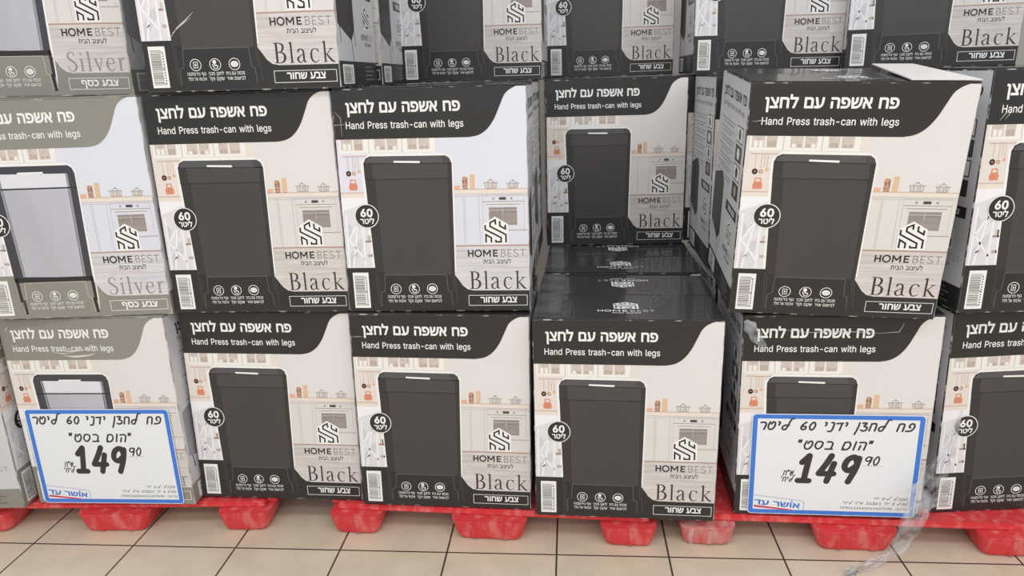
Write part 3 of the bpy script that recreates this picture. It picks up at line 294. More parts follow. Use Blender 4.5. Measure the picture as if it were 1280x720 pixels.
bש|564|56,-16 50,0 8,472 12,488 21,496 32,499 104,499 115,496 124,488 129,472 146,272 152,264 184,275 200,284 211,296 219,312 226,344 238,472 242,488 252,496 264,499 336,499 345,496 354,488 358,472 344,328 335,280 322,248 299,216 264,189 224,169 170,152 158,144 162,96 168,91 248,91 288,96 328,110 360,132 379,152 395,176 417,232 424,272 443,472 448,488 464,498 544,498 560,488 564,472 544,264 533,208 521,168 503,128 485,96 453,56 416,25 376,2 328,-15 288,-21 240,-24 72,-24|6.5.4 7.6.4 21.20.19 22.21.19 46.45.44 47.46.44 7.4.3 8.7.3 22.19.18 23.22.18 8.3.2 9.8.2 23.18.17 24.23.17 47.44.43 48.47.43 9.2.1 10.9.1 24.17.16 25.24.16 48.43.42 49.48.42 25.16.15 26.25.15 26.15.14 26.14.13 26.13.12 27.26.12 27.12.11 11.10.1 49.42.41 50.49.41 32.11.1 31.11.32 27.11.31 28.27.31 50.41.40 29.28.31 51.50.40 30.29.31 51.40.39 52.51.39 52.39.38 33.32.1 52.38.37 53.52.37 53.37.36 34.33.1 54.53.36 54.36.35 54.35.34 54.34.1 55.54.1 56.55.1 57.56.1 57.1.0 58.57.0 58.0.60 59.58.60
hש|564|76,-4 69,4 29,476 36,479 100,479 108,476 129,244 132,237 200,260 220,275 232,292 246,340 259,476 268,479 332,479 337,476 322,316 315,284 301,252 282,228 252,205 212,186 140,164 137,148 144,76 148,71 252,71 292,76 340,93 380,123 401,148 415,172 436,228 446,284 463,468 468,479 540,479 543,476 524,268 511,204 498,164 474,116 437,68 404,41 356,15 316,3 268,-3|4.3.2 5.4.2 14.13.12 15.14.12 36.35.34 37.36.34 5.2.1 6.5.1 15.12.11 16.15.11 38.37.34 38.34.33 16.11.10 17.16.10 17.10.9 18.17.9 38.33.32 18.9.8 39.38.32 18.8.7 19.18.7 7.6.1 22.7.1 19.7.22 20.19.22 39.32.31 21.20.22 40.39.31 40.31.30 23.22.1 41.40.30 24.23.1 41.30.29 41.29.28 42.41.28 42.28.27 42.27.26 25.24.1 26.25.1 42.26.1 43.42.1 44.43.1 45.44.1 45.1.0 46.45.0
bת|535|12,-18 4,0 4,64 8,80 20,89 68,91 76,96 83,112 85,136 84,384 28,384 12,394 7,408 8,480 20,496 36,499 332,498 388,489 428,471 447,456 467,432 483,400 490,376 495,328 495,176 495,0 492,-10 484,-20 476,-23 388,-22 380,-15 375,0 375,304 368,352 356,370 332,381 308,384 211,384 205,376 204,120 196,72 184,40 160,8 124,-14 92,-22 60,-24 28,-24|16.15.14 17.16.14 17.14.13 18.17.13 18.13.12 19.18.12 20.19.12 21.20.12 21.12.11 36.21.11 22.21.36 36.11.10 36.10.9 37.36.9 22.36.35 38.9.8 37.9.38 22.35.34 39.38.8 23.22.34 23.34.33 23.33.32 24.23.32 24.32.31 25.24.31 39.8.7 40.39.7 40.7.6 40.6.5 40.5.4 40.4.3 40.3.2 41.40.2 41.2.1 42.41.1 43.42.1 43.1.0 25.31.30 26.25.30 27.26.30 44.43.0 27.30.29 44.0.46 28.27.29 45.44.46
hת|535|32,-4 24,4 25,68 72,71 88,79 97,92 102,108 105,148 104,404 32,404 27,412 27,468 32,479 336,478 384,469 424,449 446,428 456,413 470,372 475,324 475,156 475,4 472,-3 400,-4 395,4 394,324 385,364 368,386 336,401 304,404 191,404 185,396 185,124 179,84 171,60 151,28 120,7 80,-3|13.12.11 14.13.11 15.14.11 15.11.10 16.15.10 17.16.10 29.17.10 28.17.29 18.17.28 29.10.9 29.9.8 30.29.8 31.8.7 30.8.31 18.28.27 32.31.7 18.27.26 19.18.26 19.26.25 19.25.24 20.19.24 21.20.24 32.7.6 33.32.6 33.6.5 33.5.4 34.33.4 34.4.3 34.3.2 34.2.1 35.34.1 36.35.1 37.36.1 37.1.0 21.24.23 22.21.23'''.split('\n'):
    k, adv, vs, fs = row.split('|')
    GLYPHS[k] = (int(adv), [tuple(int(t) for t in v.split(',')) for v in vs.split()], [tuple(int(t) for t in f.split('.')) for f in fs.split()])

def smooth(pts, n=5, closed=False):
    """Catmull-Rom through the points; each point may carry a width as third value"""
    out = []
    N = len(pts)
    rng = range(N) if closed else range(N - 1)
    for i in rng:
        p1 = pts[i]; p2 = pts[(i + 1) % N]
        p0 = pts[i - 1] if (closed or i > 0) else p1
        p3 = pts[(i + 2) % N] if (closed or i + 2 < N) else p2
        for k in range(n):
            t = k / n
            out.append(tuple(0.5 * ((2 * b) + (-a + c) * t + (2 * a - 5 * b + 4 * c - d) * t * t + (-a + 3 * b - 3 * c + d) * t ** 3)
                             for a, b, c, d in zip(p0, p1, p2, p3)))
    if not closed:
        out.append(tuple(pts[-1]))
    return out

STEP = 0.00013
class Art:
    """flat printing: polygons in metres on an (x, y) sheet; higher layers are printed over lower ones"""
    def __init__(s):
        s.v = []; s.f = []; s.m = []; s.mats = []
    def mi(s, name):
        if name not in s.mats: s.mats.append(name)
        return s.mats.index(name)
    def poly(s, pts, m, layer):
        b = len(s.v)
        s.v += [(p[0], p[1], layer) for p in pts]
        area = sum(pts[i][0] * pts[(i + 1) % len(pts)][1] - pts[(i + 1) % len(pts)][0] * pts[i][1] for i in range(len(pts)))
        idx = list(range(b, b + len(pts)))
        if area < 0: idx.reverse()
        s.f.append(idx); s.m.append(s.mi(m))
    def rect(s, x0, y0, x1, y1, m, layer):
        s.poly([(x0, y0), (x1, y0), (x1, y1), (x0, y1)], m, layer)
    def ellipse(s, cx, cy, rx, ry, m, layer, n=28):
        s.poly([(cx + rx * math.cos(2 * math.pi * k / n), cy + ry * math.sin(2 * math.pi * k / n)) for k in range(n)], m, layer)
    def ring(s, cx, cy, r, wd, m, layer, n=28):
        pts = [(cx + r * math.cos(2 * math.pi * k / n), cy + r * math.sin(2 * math.pi * k / n), wd) for k in range(n + 1)]
        s.brush(pts, m, layer)
    def ribbon(s, pts, wd, m, layer, closed=False):
        """constant-width line with mitred corners and flat ends"""
        P = [Vector((p[0], p[1])) for p in pts]; n = len(P)
        L = []; R = []
        for i in range(n):
            if closed or 0 < i < n - 1:
                a = (P[i] - P[i - 1]).normalized(); b = (P[(i + 1) % n] - P[i]).normalized()
            elif i == 0: a = b = (P[1] - P[0]).normalized()
            else: a = b = (P[-1] - P[-2]).normalized()
            na = Vector((-a.y, a.x)); nb = Vector((-b.y, b.x)); q = na + nb
            q = q.normalized() if q.length > 1e-6 else na
            k = wd / 2 / max(0.35, q.dot(na))
            L.append(P[i] + q * k); R.append(P[i] - q * k)
        for i in range(n if closed else n - 1):
            j = (i + 1) % n
            s.poly([L[i], R[i], R[j], L[j]], m, layer)
    def brush(s, pts, m, layer, cap=False):
        """line whose width changes along it: points (x, y, width)"""
        P = [Vector((p[0], p[1])) for p in pts]; n = len(P); L = []; R = []
        for i in range(n):
            d = P[min(i + 1, n - 1)] - P[max(i - 1, 0)]
            d = d.normalized() if d.length > 1e-9 else Vector((1, 0))
            q = Vector((-d.y, d.x)) * (pts[i][2] / 2)
            L.append(P[i] + q); R.append(P[i] - q)
        for i in range(n - 1):
            s.poly([L[i], R[i], R[i + 1], L[i + 1]], m, layer)
        if cap:
            for i in (0, n - 1):
                s.ellipse(P[i].x, P[i].y, pts[i][2] / 2, pts[i][2] / 2, m, layer, 10)
    def text(s, string, style, x0, x1, y0, h, m, layer, rtl=False, skew=0.0):
        seq = string[::-1] if rtl else string
        if rtl and style == 'r': style = 'h'
        tot = 0; place = []
        for ch in seq:
            if ch == ' ': tot += 260; continue
            k = style + ch
            if k not in GLYPHS: continue
            place.append((k, tot)); tot += GLYPHS[k][0]
        first = min(v[0] for v in GLYPHS[place[0][0]][1])
        lastk, lastp = place[-1]
        end = lastp + max(v[0] for v in GLYPHS[lastk][1])
        sx = (x1 - x0) / (end - first)
        ref = style + '\u05d7' if rtl else ('rH' if style == 'r' else 'b6')
        sy = h / max(v[1] for v in GLYPHS[ref][1])
        for k, px in place:
            adv, vs, fs = GLYPHS[k]
            b = len(s.v)
            for (gx, gy) in vs:
                X = x0 + (gx + px - first) * sx
                s.v.append((X, y0 + gy * sy + skew * (X - x0), layer))
            for f in fs:
                s.f.append([b + i for i in f]); s.m.append(s.mi(m))
    def build(s, name, parent=None, xf=None):
        """front of the sheet looks towards -Y; xf places it"""
        me = bpy.data.meshes.new(name)
        vs = [Vector((x, -l * STEP, y)) for x, y, l in s.v]
        if xf is not None: vs = [xf @ v for v in vs]
        me.from_pydata(vs, [], s.f)
        for m in s.mats: me.materials.append(MATS[m])
        me.polygons.foreach_set('material_index', s.m)
        me.update()
        return obj(name, me, parent)

# ------------------------------------------------------------------ floor, added light-blocking wall
W, D, H = 0.531, 0.450, 0.632
Z0 = 0.0957                      # top of the pallets
ROWH = 0.6373                    # one layer of cartons
def floor_material():
    m = bpy.data.materials.new('floor_tiles'); m.use_nodes = True
    nt = m.node_tree; b = nt.nodes['Principled BSDF']
    b.inputs['Roughness'].default_value = 0.42; b.inputs['Specular IOR Level'].default_value = 0.35
    tc = nt.nodes.new('ShaderNodeTexCoord'); mp = nt.nodes.new('ShaderNodeMapping'); mp.vector_type = 'TEXTURE'
    mp.inputs['Location'].default_value = (-1.5518, 2.0258, 0); mp.inputs['Rotation'].default_value = (0, 0, -0.084)
    br = nt.nodes.new('ShaderNodeTexBrick')
    br.offset = 0.0; br.squash = 1.0
    br.inputs['Scale'].default_value = 1.0
    br.inputs['Brick Width'].default_value = 0.3333; br.inputs['Row Height'].default_value = 0.3333
    br.inputs['Mortar Size'].default_value = 0.0030; br.inputs['Mortar Smooth'].default_value = 0.15
    br.inputs['Color1'].default_value = lin((207, 194, 172)); br.inputs['Color2'].default_value = lin((211, 198, 176))
    br.inputs['Mortar'].default_value = lin((74, 62, 56))
    n = nt.nodes.new('ShaderNodeTexNoise'); n.inputs['Scale'].default_value = 9; n.inputs['Detail'].default_value = 8
    n2 = nt.nodes.new('ShaderNodeTexNoise'); n2.inputs['Scale'].default_value = 70; n2.inputs['Detail'].default_value = 4
    r = nt.nodes.new('ShaderNodeValToRGB')
    r.color_ramp.elements[0].position = 0.3; r.color_ramp.elements[0].color = (0.86, 0.85, 0.84, 1)
    r.color_ramp.elements[1].position = 0.65; r.color_ramp.elements[1].color = (1, 1, 1, 1)
    r2 = nt.nodes.new('ShaderNodeValToRGB')
    r2.color_ramp.elements[0].position = 0.24; r2.color_ramp.elements[0].color = (0.8, 0.78, 0.76, 1)
    r2.color_ramp.elements[1].position = 0.36; r2.color_ramp.elements[1].color = (1, 1, 1, 1)
    m1 = nt.nodes.new('ShaderNodeMixRGB'); m1.blend_type = 'MULTIPLY'; m1.inputs[0].default_value = 0.8
    m2 = nt.nodes.new('ShaderNodeMixRGB'); m2.blend_type = 'MULTIPLY'; m2.inputs[0].default_value = 0.7
    bp = nt.nodes.new('ShaderNodeBump'); bp.inputs['Strength'].default_value = 0.4; bp.inputs['Distance'].default_value = 0.002; bp.invert = True
    L = nt.links.new
    L(tc.outputs['Object'], mp.inputs['Vector']); L(mp.outputs['Vector'], br.inputs['Vector'])
    L(tc.outputs['Object'], n.inputs['Vector']); L(tc.outputs['Object'], n2.inputs['Vector'])
    L(n.outputs['Fac'], r.inputs['Fac']); L(n2.outputs['Fac'], r2.inputs['Fac'])
    L(br.outputs['Color'], m1.inputs[1]); L(r.outputs['Color'], m1.inputs[2])
    L(m1.outputs[0], m2.inputs[1]); L(r2.outputs['Color'], m2.inputs[2])
    L(m2.outputs[0], b.inputs['Base Color']); L(br.outputs['Fac'], bp.inputs['Height']); L(bp.outputs['Normal'], b.inputs['Normal'])
    return m
MATS['floor_tiles'] = floor_material()
mat('blocker_grey', (176, 174, 170), 0.7, 0.2, noise=0.03, nscale=2)
def slab(name, x0, x1, y0, y1, z0, z1, m):
    bm = bmesh.new()
    bmesh.ops.create_cube(bm, size=1, matrix=Matrix.Translation(((x0 + x1) / 2, (y0 + y1) / 2, (z0 + z1) / 2)) @ Matrix.Diagonal((x1 - x0, y1 - y0, z1 - z0, 1)))
    return structure(obj(name, mesh_from_bm(name, bm, [m])))
slab('floor', -6, 6, -4, 5.0, -0.05, 0.0, 'floor_tiles')
slab('light_blocking_wall', -6, 6, 4.6, 4.7, 0.0, 3.6, 'blocker_grey')  # added wall out of view, keeps light from behind out of the gaps

# ------------------------------------------------------------------ printed artwork of the cartons
def X(u): return (u / 1000 - 0.5) * W
def Y(v): return v / 1000 * H
def P(*uv): return [(X(a), Y(b)) for a, b in uv]
def box_uv(a, u0, v0, u1, v1, m, l): a.rect(X(u0), Y(v0), X(u1), Y(v1), m, l)

def house_logo(a, cx0, cx1, y0, y1, layer, white='ink_white', black='ink_text'):
    """white house-shaped badge with the folded-stripe mark"""
    s = (cx1 - cx0)
    hh = (y1 - y0)
    def q(x, y): return (cx0 + x / 545 * s, y0 + y / 595 * hh)
    a.poly([q(10, 0), q(548, 0), q(540, 432), q(258, 595), q(0, 432)], white, layer)
    wd = 37 / 545 * s
    for line in ([(45, 420), (45, 322), (382, 146), (382, 56), (268, 56), (262, 98)],
                 [(270, 425), (262, 522), (152, 466), (152, 388), (488, 208), (488, 40)],
                 [(362, 500), (362, 396), (478, 332), (478, 420)],
                 [(55, 40), (55, 212), (170, 142), (170, 40)]):
        a.ribbon([q(*p) for p in line], wd, black, layer + 1)

def wordmark(a, x0, x1, y0, h, layer, bold='ink_text', thin='letter_thin'):
    """HOME in heavy and BEST in hairline capitals, drawn as strokes"""
    sx = (x1 - x0) / 9.1
    def q(x, y): return (x0 + x * sx, y0 + y * h)
    def strokes(ls, wd, m):
        for l in ls: a.ribbon([q(*p) for p in l], wd, m, layer)
    def oval(cx, rx, wd, m):
        a.ribbon([q(cx + rx * math.cos(2 * math.pi * k / 24), 0.5 + 0.46 * math.sin(2 * math.pi * k / 24)) for k in range(24)], wd, m, layer, True)
    b = h * 0.185; t = h * 0.08
    strokes([[(0.1, 0), (0.1, 1)], [(0.78, 0), (0.78, 1)], [(0.1, 0.5), (0.78, 0.5)]], b, bold)
    oval(1.62, 0.50, b, bold)
    strokes([[(2.5, 0), (2.5, 1)], [(3.5, 0), (3.5, 1)], [(2.5, 0.92), (3.0, 0.34), (3.5, 0.92)]], b, bold)
    strokes([[(4.7, 0.09), (4.06, 0.09), (4.06, 0.91), (4.7, 0.91)], [(4.06, 0.5), (4.62, 0.5)]], b, bold)
    strokes([[(5.25, 0.0), (5.25, 0.98), (5.62, 0.98), (5.8, 0.87), (5.8, 0.65), (5.62, 0.53), (5.25, 0.53)], [(5.62, 0.53), (5.88, 0.4), (5.88, 0.15), (5.68, 0.02), (5.25, 0.02)]], t, thin)
    strokes([[(6.85, 0.03), (6.3, 0.03), (6.3, 0.97), (6.83, 0.97)], [(6.3, 0.5), (6.78, 0.5)]], t, thin)
    strokes([smooth([(7.85, 0.86), (7.55, 0.99), (7.2, 0.86), (7.25, 0.62), (7.6, 0.49), (7.87, 0.32), (7.8, 0.08), (7.5, 0.0), (7.15, 0.14)], 4)], t, thin)
    strokes([[(8.2, 0.97), (9.05, 0.97)], [(8.62, 0.97), (8.62, 0)]], t, thin)

SERIF = {
 'B': (0.78, [[(.17, 0, .10), (.17, 1, .10)], [(0, .985, .03), (.4, .985, .03)], [(0, .015, .03), (.42, .015, .03)],
        's', [(.2, .985, .03), (.40, .97, .04), (.57, .88, .09), (.58, .72, .10), (.46, .56, .06), (.2, .53, .03)],
        's', [(.2, .53, .03), (.46, .52, .045), (.66, .40, .10), (.67, .2, .11), (.55, .06, .07), (.36, .015, .03), (.2, .015, .03)]]),
 'l': (0.28, [[(.13, 0, .085), (.13, 1.02, .085)], [(0, .015, .03), (.27, .015, .03)], [(.0, .95, .03), (.13, 1.0, .05)]]),
 'a': (0.66, ['s', [(.06, .50, .05), (.12, .61, .08), (.25, .66, .04), (.38, .61, .07), (.43, .48, .085), (.43, .14, .085), (.48, .04, .07), (.60, .04, .02)],
        's', [(.42, .40, .03), (.2, .33, .04), (.06, .22, .08), (.06, .1, .085), (.16, .01, .05), (.3, .04, .03), (.42, .15, .025)]]),
 'c': (0.60, ['s', [(.53, .53, .08), (.44, .63, .05), (.29, .66, .03), (.12, .58, .06), (.05, .36, .09), (.09, .14, .085), (.24, .01, .05), (.4, .03, .035), (.55, .13, .02)]]),
 'k': (0.72, [[(.14, 0, .085), (.14, 1.02, .085)], [(0, .015, .03), (.28, .015, .03)], [(.0, .95, .03), (.14, 1.0, .05)],
        [(.16, .31, .03), (.55, .63, .035)], [(.40, .645, .03), (.66, .645, .03)], 's', [(.25, .38, .06), (.48, .14, .09), (.62, .03, .08), (.76, .0, .02)]]),
 'S': (0.58, ['s', [(.49, .78, .03), (.43, .93, .04), (.29, .99, .035), (.11, .92, .06), (.06, .76, .085), (.16, .62, .095), (.36, .50, .095), (.50, .36, .09), (.50, .16, .085), (.36, .03, .05), (.2, .01, .035), (.05, .1, .04), (.02, .25, .03)]]),
 'i': (0.28, [[(.13, 0, .085), (.13, .66, .085)], [(0, .015, .03), (.27, .015, .03)], [(.0, .60, .03), (.13, .645, .05)], [(.085, .9, .1), (.185, .9, .1)]]),
 'v': (0.56, [[(.07, .64, .08), (.29, .0, .075)], [(.29, .0, .03), (.49, .64, .035)], [(0, .645, .03), (.2, .645, .03)], [(.38, .645, .03), (.57, .645, .03)]]),
 'e': (0.58, [[(.06, .37, .03), (.52, .37, .03)], 's', [(.51, .37, .05), (.46, .57, .07), (.29, .66, .03), (.12, .57, .06), (.05, .34, .09), (.11, .11, .085), (.27, .01, .05), (.42, .04, .035), (.55, .15, .02)]]),
 'r': (0.44, [[(.13, 0, .085), (.13, .64, .085)], [(0, .015, .03), (.29, .015, .03)], [(.0, .60, .03), (.13, .645, .05)], 's', [(.16, .42, .025), (.24, .58, .04), (.34, .65, .07), (.44, .60, .07)]]),
}
def serif_word(a, word, x0, x1, y0, h, m, layer):
    gap = 0.20
    tot = sum(SERIF[c][0] for c in word) + gap * (len(word) - 1)
    sx = (x1 - x0) / tot; px = 0
    for c in word:
        wd, parts = SERIF[c]; sm = False
        for p in parts:
            if p == 's': sm = True; continue
            pts = smooth(p, 5) if sm else p; sm = False
            k = (sx + h) / 2
            a.brush([(x0 + (px + q[0]) * sx, y0 + q[1] * h, q[2] * k * 1.2) for q in pts], m, layer)
        px += wd + gap

def barcode(a, x0, x1, y0, y1, layer, seed=3):
    rng = random.Random(seed)
    a.rect(x0, y0, x1, y1, 'ink_white', layer)
    bx0 = x0 + (x1 - x0) * 0.10; bx1 = x0 + (x1 - x0) * 0.72
    y = y0 + (y1 - y0) * 0.07; n = 0
    while y < y1 - (y1 - y0) * 0.09:
        t = (y1 - y0) * rng.choice((0.007, 0.009, 0.013, 0.018))
        long = n % 15 in (0, 1)
        a.rect(bx0, y, bx1 + (x1 - x0) * (0.12 if long else 0), y + t, 'ink_leg', layer + 1)
        y += t + (y1 - y0) * rng.choice((0.009, 0.012, 0.016)); n += 1
    for k in range(12):
        yy = y0 + (y1 - y0) * (0.09 + 0.066 * k)
        a.rect(x0 + (x1 - x0) * 0.79, yy, x0 + (x1 - x0) * 0.87, yy + (y1 - y0) * 0.036, 'ink_outline', layer + 1)

HEADER = [(0, 788), (700, 788), (752, 797), (797, 823), (834, 866), (862, 917), (892, 967), (945, 995), (1000, 999)]
T_TITLE = '\u05e4\u05d7 \u05d0\u05e9\u05e4\u05d4 \u05e2\u05dd \u05dc\u05d7\u05e6\u05df'
T_LITRE = '\u05dc\u05d9\u05d8\u05e8'
T_HOME = '\u05dc\u05e2\u05d9\u05e6\u05d5\u05d1 \u05d4\u05d1\u05d9\u05ea'
T_BLACK = '\u05e6\u05d1\u05e2 \u05e9\u05d7\u05d5\u05e8'
T_SILVER = '\u05e6\u05d1\u05e2 \u05db\u05e1\u05e3'
T_ICONS = [('\u05d2\u05d5\u05e3 \u05e0\u05d9\u05e8\u05d5\u05e1\u05d8\u05d4', '\u05d0\u05d9\u05db\u05d5\u05ea\u05d9 \u05d0\u05dc \u05d7\u05dc\u05d3'),
           ('\u05dc\u05d7\u05e6\u05df \u05de\u05db\u05e0\u05d9', '\u05e9\u05e7\u05d8 \u05d5\u05e7\u05dc'),
           ('\u05de\u05db\u05e1\u05d4 \u05e2\u05dd \u05d1\u05d9\u05ea', '\u05dc\u05d1\u05d9\u05e9\u05d5\u05dd \u05d0\u05d5\u05d9\u05e8')]

def curve_pts(ctrl, n=5):
    return [(X(a), Y(b)) for a, b in smooth(ctrl, n)]

def front_sheets(silver, cool):
    """the printed front of a carton, as one sheet with the separate printed pieces lying on it"""
    dark = 'ink_olive' if silver else 'ink_black'
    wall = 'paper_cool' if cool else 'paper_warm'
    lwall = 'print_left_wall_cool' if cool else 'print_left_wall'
    out = {}
    # --- kitchen photograph
    a = Art()
    box_uv(a, 5, 6, 995, 996, wall, 1)
    box_uv(a, 5, 540, 560, 790, lwall, 2)
    # glazed wall cupboards
    box_uv(a, 18, 728, 520, 795, 'print_frame', 3)
    rng = random.Random(5)
    for u0, u1 in ((30, 89), (97, 145), (205, 263), (271, 326), (378, 428), (436, 493)):
        box_uv(a, u0, 741, u1, 795, 'print_pane', 4)
        for k in range(2):
            cu = u0 + (u1 - u0) * (0.3 + 0.42 * k); hgt = rng.choice((14, 20, 26))
            box_uv(a, cu - 9, 742, cu + 9, 742 + hgt, rng.choice(('print_jar', 'print_frame', 'print_jar')), 5)
    for u in (175, 350): box_uv(a, u - 2, 728, u + 2, 795, 'print_seam', 4)
    box_uv(a, 30, 712, 170, 717, 'print_rail', 4)
    # hanging utensils
    for u, v in ((57, 655), (84, 652), (98, 660), (112, 655)):
        box_uv(a, u - 1.6, v, u + 1.6, 713, 'print_rail', 4)
    a.ellipse(X(57), Y(640), 0.0072, 0.0078, 'print_pan', 5); a.ellipse(X(57), Y(640), 0.0025, 0.0025, 'print_copper', 6)
    a.ring(X(85), Y(640), 0.0040, 0.0028, 'print_copper', 5)
    a.ellipse(X(112), Y(648), 0.0045, 0.0042, 'print_peach', 5)
    # orange pot
    a.poly(P((56, 566), (96, 566), (100, 584), (92, 598), (60, 598), (52, 584)), 'print_orange', 5)
    a.ribbon(P((62, 598), (64, 612), (88, 612), (90, 598)), 0.0030, 'print_orange', 5)
    for u in (66, 76, 86): box_uv(a, u - 1.5, 574, u + 1.5, 592, 'print_copper', 6)
    # left worktop and the white stand under it
    box_uv(a, 5, 206, 175, 556, 'print_stand', 3)
    box_uv(a, 5, 530, 175, 556, 'print_counter', 4)
    box_uv(a, 5, 552, 175, 557, 'print_counter_line', 5)
    a.poly(P((5, 470), (170, 520), (170, 533), (5, 533)), 'print_stand_light', 5)
    a.poly(P((20, 300), (52, 400), (20, 430)), 'print_stand_gap', 5)
    a.poly(P((60, 410), (100, 420), (80, 360)), 'print_stand_gap', 5)
    a.poly(P((48, 240), (100, 300), (100, 345), (70, 330)), 'print_stand_gap', 5)
    a.poly(P((20, 215), (42, 215), (55, 300), (30, 280)), 'print_stand_gap', 5)
    for l in ([(40, 212), (90, 440)], [(100, 440), (28, 340)], [(30, 340), (110, 250)], [(108, 212), (112, 470)], [(20, 212), (24, 460)]):
        a.ribbon(P(*l), 0.0055, 'print_stand_light', 6)
    box_uv(a, 118, 330, 150, 338, 'print_shelf', 6); box_uv(a, 124, 262, 150, 275, 'print_jar', 6); box_uv(a, 128, 338, 146, 362, 'print_pane', 6)
    a.poly(P((46, 262), (62, 272), (60, 279), (45, 268)), 'print_display', 6)
    # right worktop with jars and pots
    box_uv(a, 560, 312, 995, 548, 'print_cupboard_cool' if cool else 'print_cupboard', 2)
    box_uv(a, 560, 542, 995, 562, 'print_counter', 3)
    box_uv(a, 560, 560, 995, 564, 'print_counter_line', 4); box_uv(a, 560, 540, 995, 543, 'print_seam', 4)
    a.poly(P((613, 563), (640, 563), (645, 580), (609, 580)), 'print_peach', 4)
    box_uv(a, 655, 563, 683, 612, 'print_spice', 4); box_uv(a, 658, 612, 680, 618, 'print_copper', 4)
    box_uv(a, 694, 563, 721, 628, 'print_tan', 4)
    for c, wd, hg in ((804, 62, 26), (919, 54, 22)):
        box_uv(a, c - wd / 2, 566, c + wd / 2, 566 + hg, 'print_pot_fill', 4)
        a.ribbon(P((c - wd / 2, 566 + hg), (c - wd / 2 + 4, 566), (c + wd / 2 - 4, 566), (c + wd / 2, 566 + hg)), 0.0016, 'print_pot', 5)
        box_uv(a, c - wd / 2 - 8, 566 + hg - 3, c + wd / 2 + 8, 566 + hg, 'print_pot', 5)
        a.ribbon(P((c - 18, 566 + hg), (c - 8, 566 + hg + 9), (c + 8, 566 + hg + 9), (c + 18, 566 + hg)), 0.0016, 'print_pot', 5)
        box_uv(a, c - 3, 566 + hg + 8, c + 3, 566 + hg + 16, 'print_pot', 5)
        for k in (-14, 4, 15): box_uv(a, c + k - 2, 568, c + k + 2, 566 + hg - 2, 'print_pot', 5)
    # fitted cupboards and oven
    for u in (656, 664, 738): box_uv(a, u - 1.2, 316, u + 1.2, 532, 'print_seam', 4)
    box_uv(a, 600, 531, 995, 533.5, 'print_seam', 4)
    a.ribbon(P((757, 378), (757, 536), (976, 536), (976, 378)), 0.0011, 'print_seam', 4, True)
    box_uv(a, 757, 505, 976, 508, 'print_pot', 5)
    for u in (815, 909): a.ellipse(X(u), Y(520), 0.0034, 0.0036, 'print_pot', 5, 16)
    box_uv(a, 845, 514, 881, 526, 'print_display', 5)
    box_uv(a, 776, 493, 956, 496.5, 'print_pot', 5); box_uv(a, 770, 497, 962, 501, 'print_frame', 5)
    box_uv(a, 790, 402, 938, 481, 'print_oven', 5); box_uv(a, 790, 466, 938, 470, 'print_oven_light', 6); box_uv(a, 860, 440, 864, 481, 'print_oven_light', 6)
    box_uv(a, 757, 376, 990, 379.5, 'print_pot', 5); box_uv(a, 938, 402, 941, 481, 'print_frame', 5)
    # wooden floor
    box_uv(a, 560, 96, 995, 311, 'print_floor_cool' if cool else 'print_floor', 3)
    box_uv(a, 560, 306, 995, 312, 'print_skirting', 4)
    for v, u0, u1 in ((286, 600, 995), (252, 600, 995), (214, 600, 880), (205, 700, 995), (160, 640, 995), (128, 660, 995)):
        box_uv(a, u0, v, u1, v + 1.6, 'print_floor_line', 4)
    # dark foot of the front
    foot = [(5, 6), (5, 211), (160, 211), (170, 240), (580, 240), (588, 181), (610, 155), (634, 124), (660, 106), (695, 100), (995, 99), (995, 6)]
    a.poly(P(*foot), dark, 5)
    a.ribbon(P((584, 190), (600, 171), (636, 127), (664, 107), (700, 101)), 0.0012, 'print_frame', 6)
    edge = 'print_frame' if silver else 'ink_outline'
    a.ribbon(P((181, 26), (184, 94), (205, 102), (210, 176), (548, 176), (553, 100), (570, 92), (573, 30)), 0.0013, edge if not silver else 'print_pot_fill', 9)
    out['front_print'] = a
    # --- picture of the bin
    a = Art()
    halo = [(150, 706), (172, 726), (560, 723), (594, 712), (613, 690), (611, 612), (602, 186), (570, 186), (200, 212), (146, 212), (128, 600), (127, 690)]
    body = [(140, 681), (142, 612), (160, 190), (594, 178), (603, 612), (604, 676), (594, 700), (574, 712), (176, 714), (152, 704)]
    if silver:
        halo = [(150, 706), (172, 726), (560, 723), (594, 712), (613, 690), (611, 612), (606, 90), (596, 20), (582, 20), (578, 176), (196, 176), (190, 30), (176, 20), (168, 196), (128, 600), (127, 690)]
    a.poly(P(*halo), 'ink_white' if not silver else 'print_frame', 6) if not silver else a.poly(P(*halo[:8], (602, 186), (570, 186), (200, 212), (146, 212), (128, 600), (127, 690)), 'ink_white', 6)
    if silver:
        a.poly(P(*body), 'can_charcoal', 7)
        a.poly(P((196, 681), (200, 612), (222, 205), (548, 196), (556, 612), (556, 676)), 'can_silver', 8)
        for d, m in ((10, 'can_silver_mid'),):
            a.poly(P((196 - d, 681), (200 - d, 612), (222 - d, 205), (222 + 4, 205), (204, 612), (200, 681)), m, 8)
            a.poly(P((556 + d, 676), (556 + d, 612), (548 + d, 196), (544, 196), (552, 612), (552, 676)), m, 8)
        a.poly(P((200, 680), (203, 618), (554, 616), (554, 675)), 'can_silver_lid', 9)
        box_uv(a, 142, 609, 603, 615, 'can_edge', 10)
        a.poly(P((142, 681), (604, 676), (594, 700), (574, 712), (176, 714), (152, 704)), 'can_charcoal', 9)
        box_uv(a, 300, 678, 437, 686, 'ink_white', 10)
        box_uv(a, 160, 178, 594, 200, 'can_edge', 9)
        for l in ([(172, 200), (176, 90), (186, 90), (190, 24)], [(588, 200), (590, 90), (582, 90), (590, 24)]):
            a.ribbon(P(*l), 0.0085, 'can_edge', 9)
    else:
        a.poly(P(*body), 'can_side', 7)
        a.poly(P((196, 681), (196, 612), (208, 176), (574, 176), (578, 612), (580, 676)), 'can_body', 8)
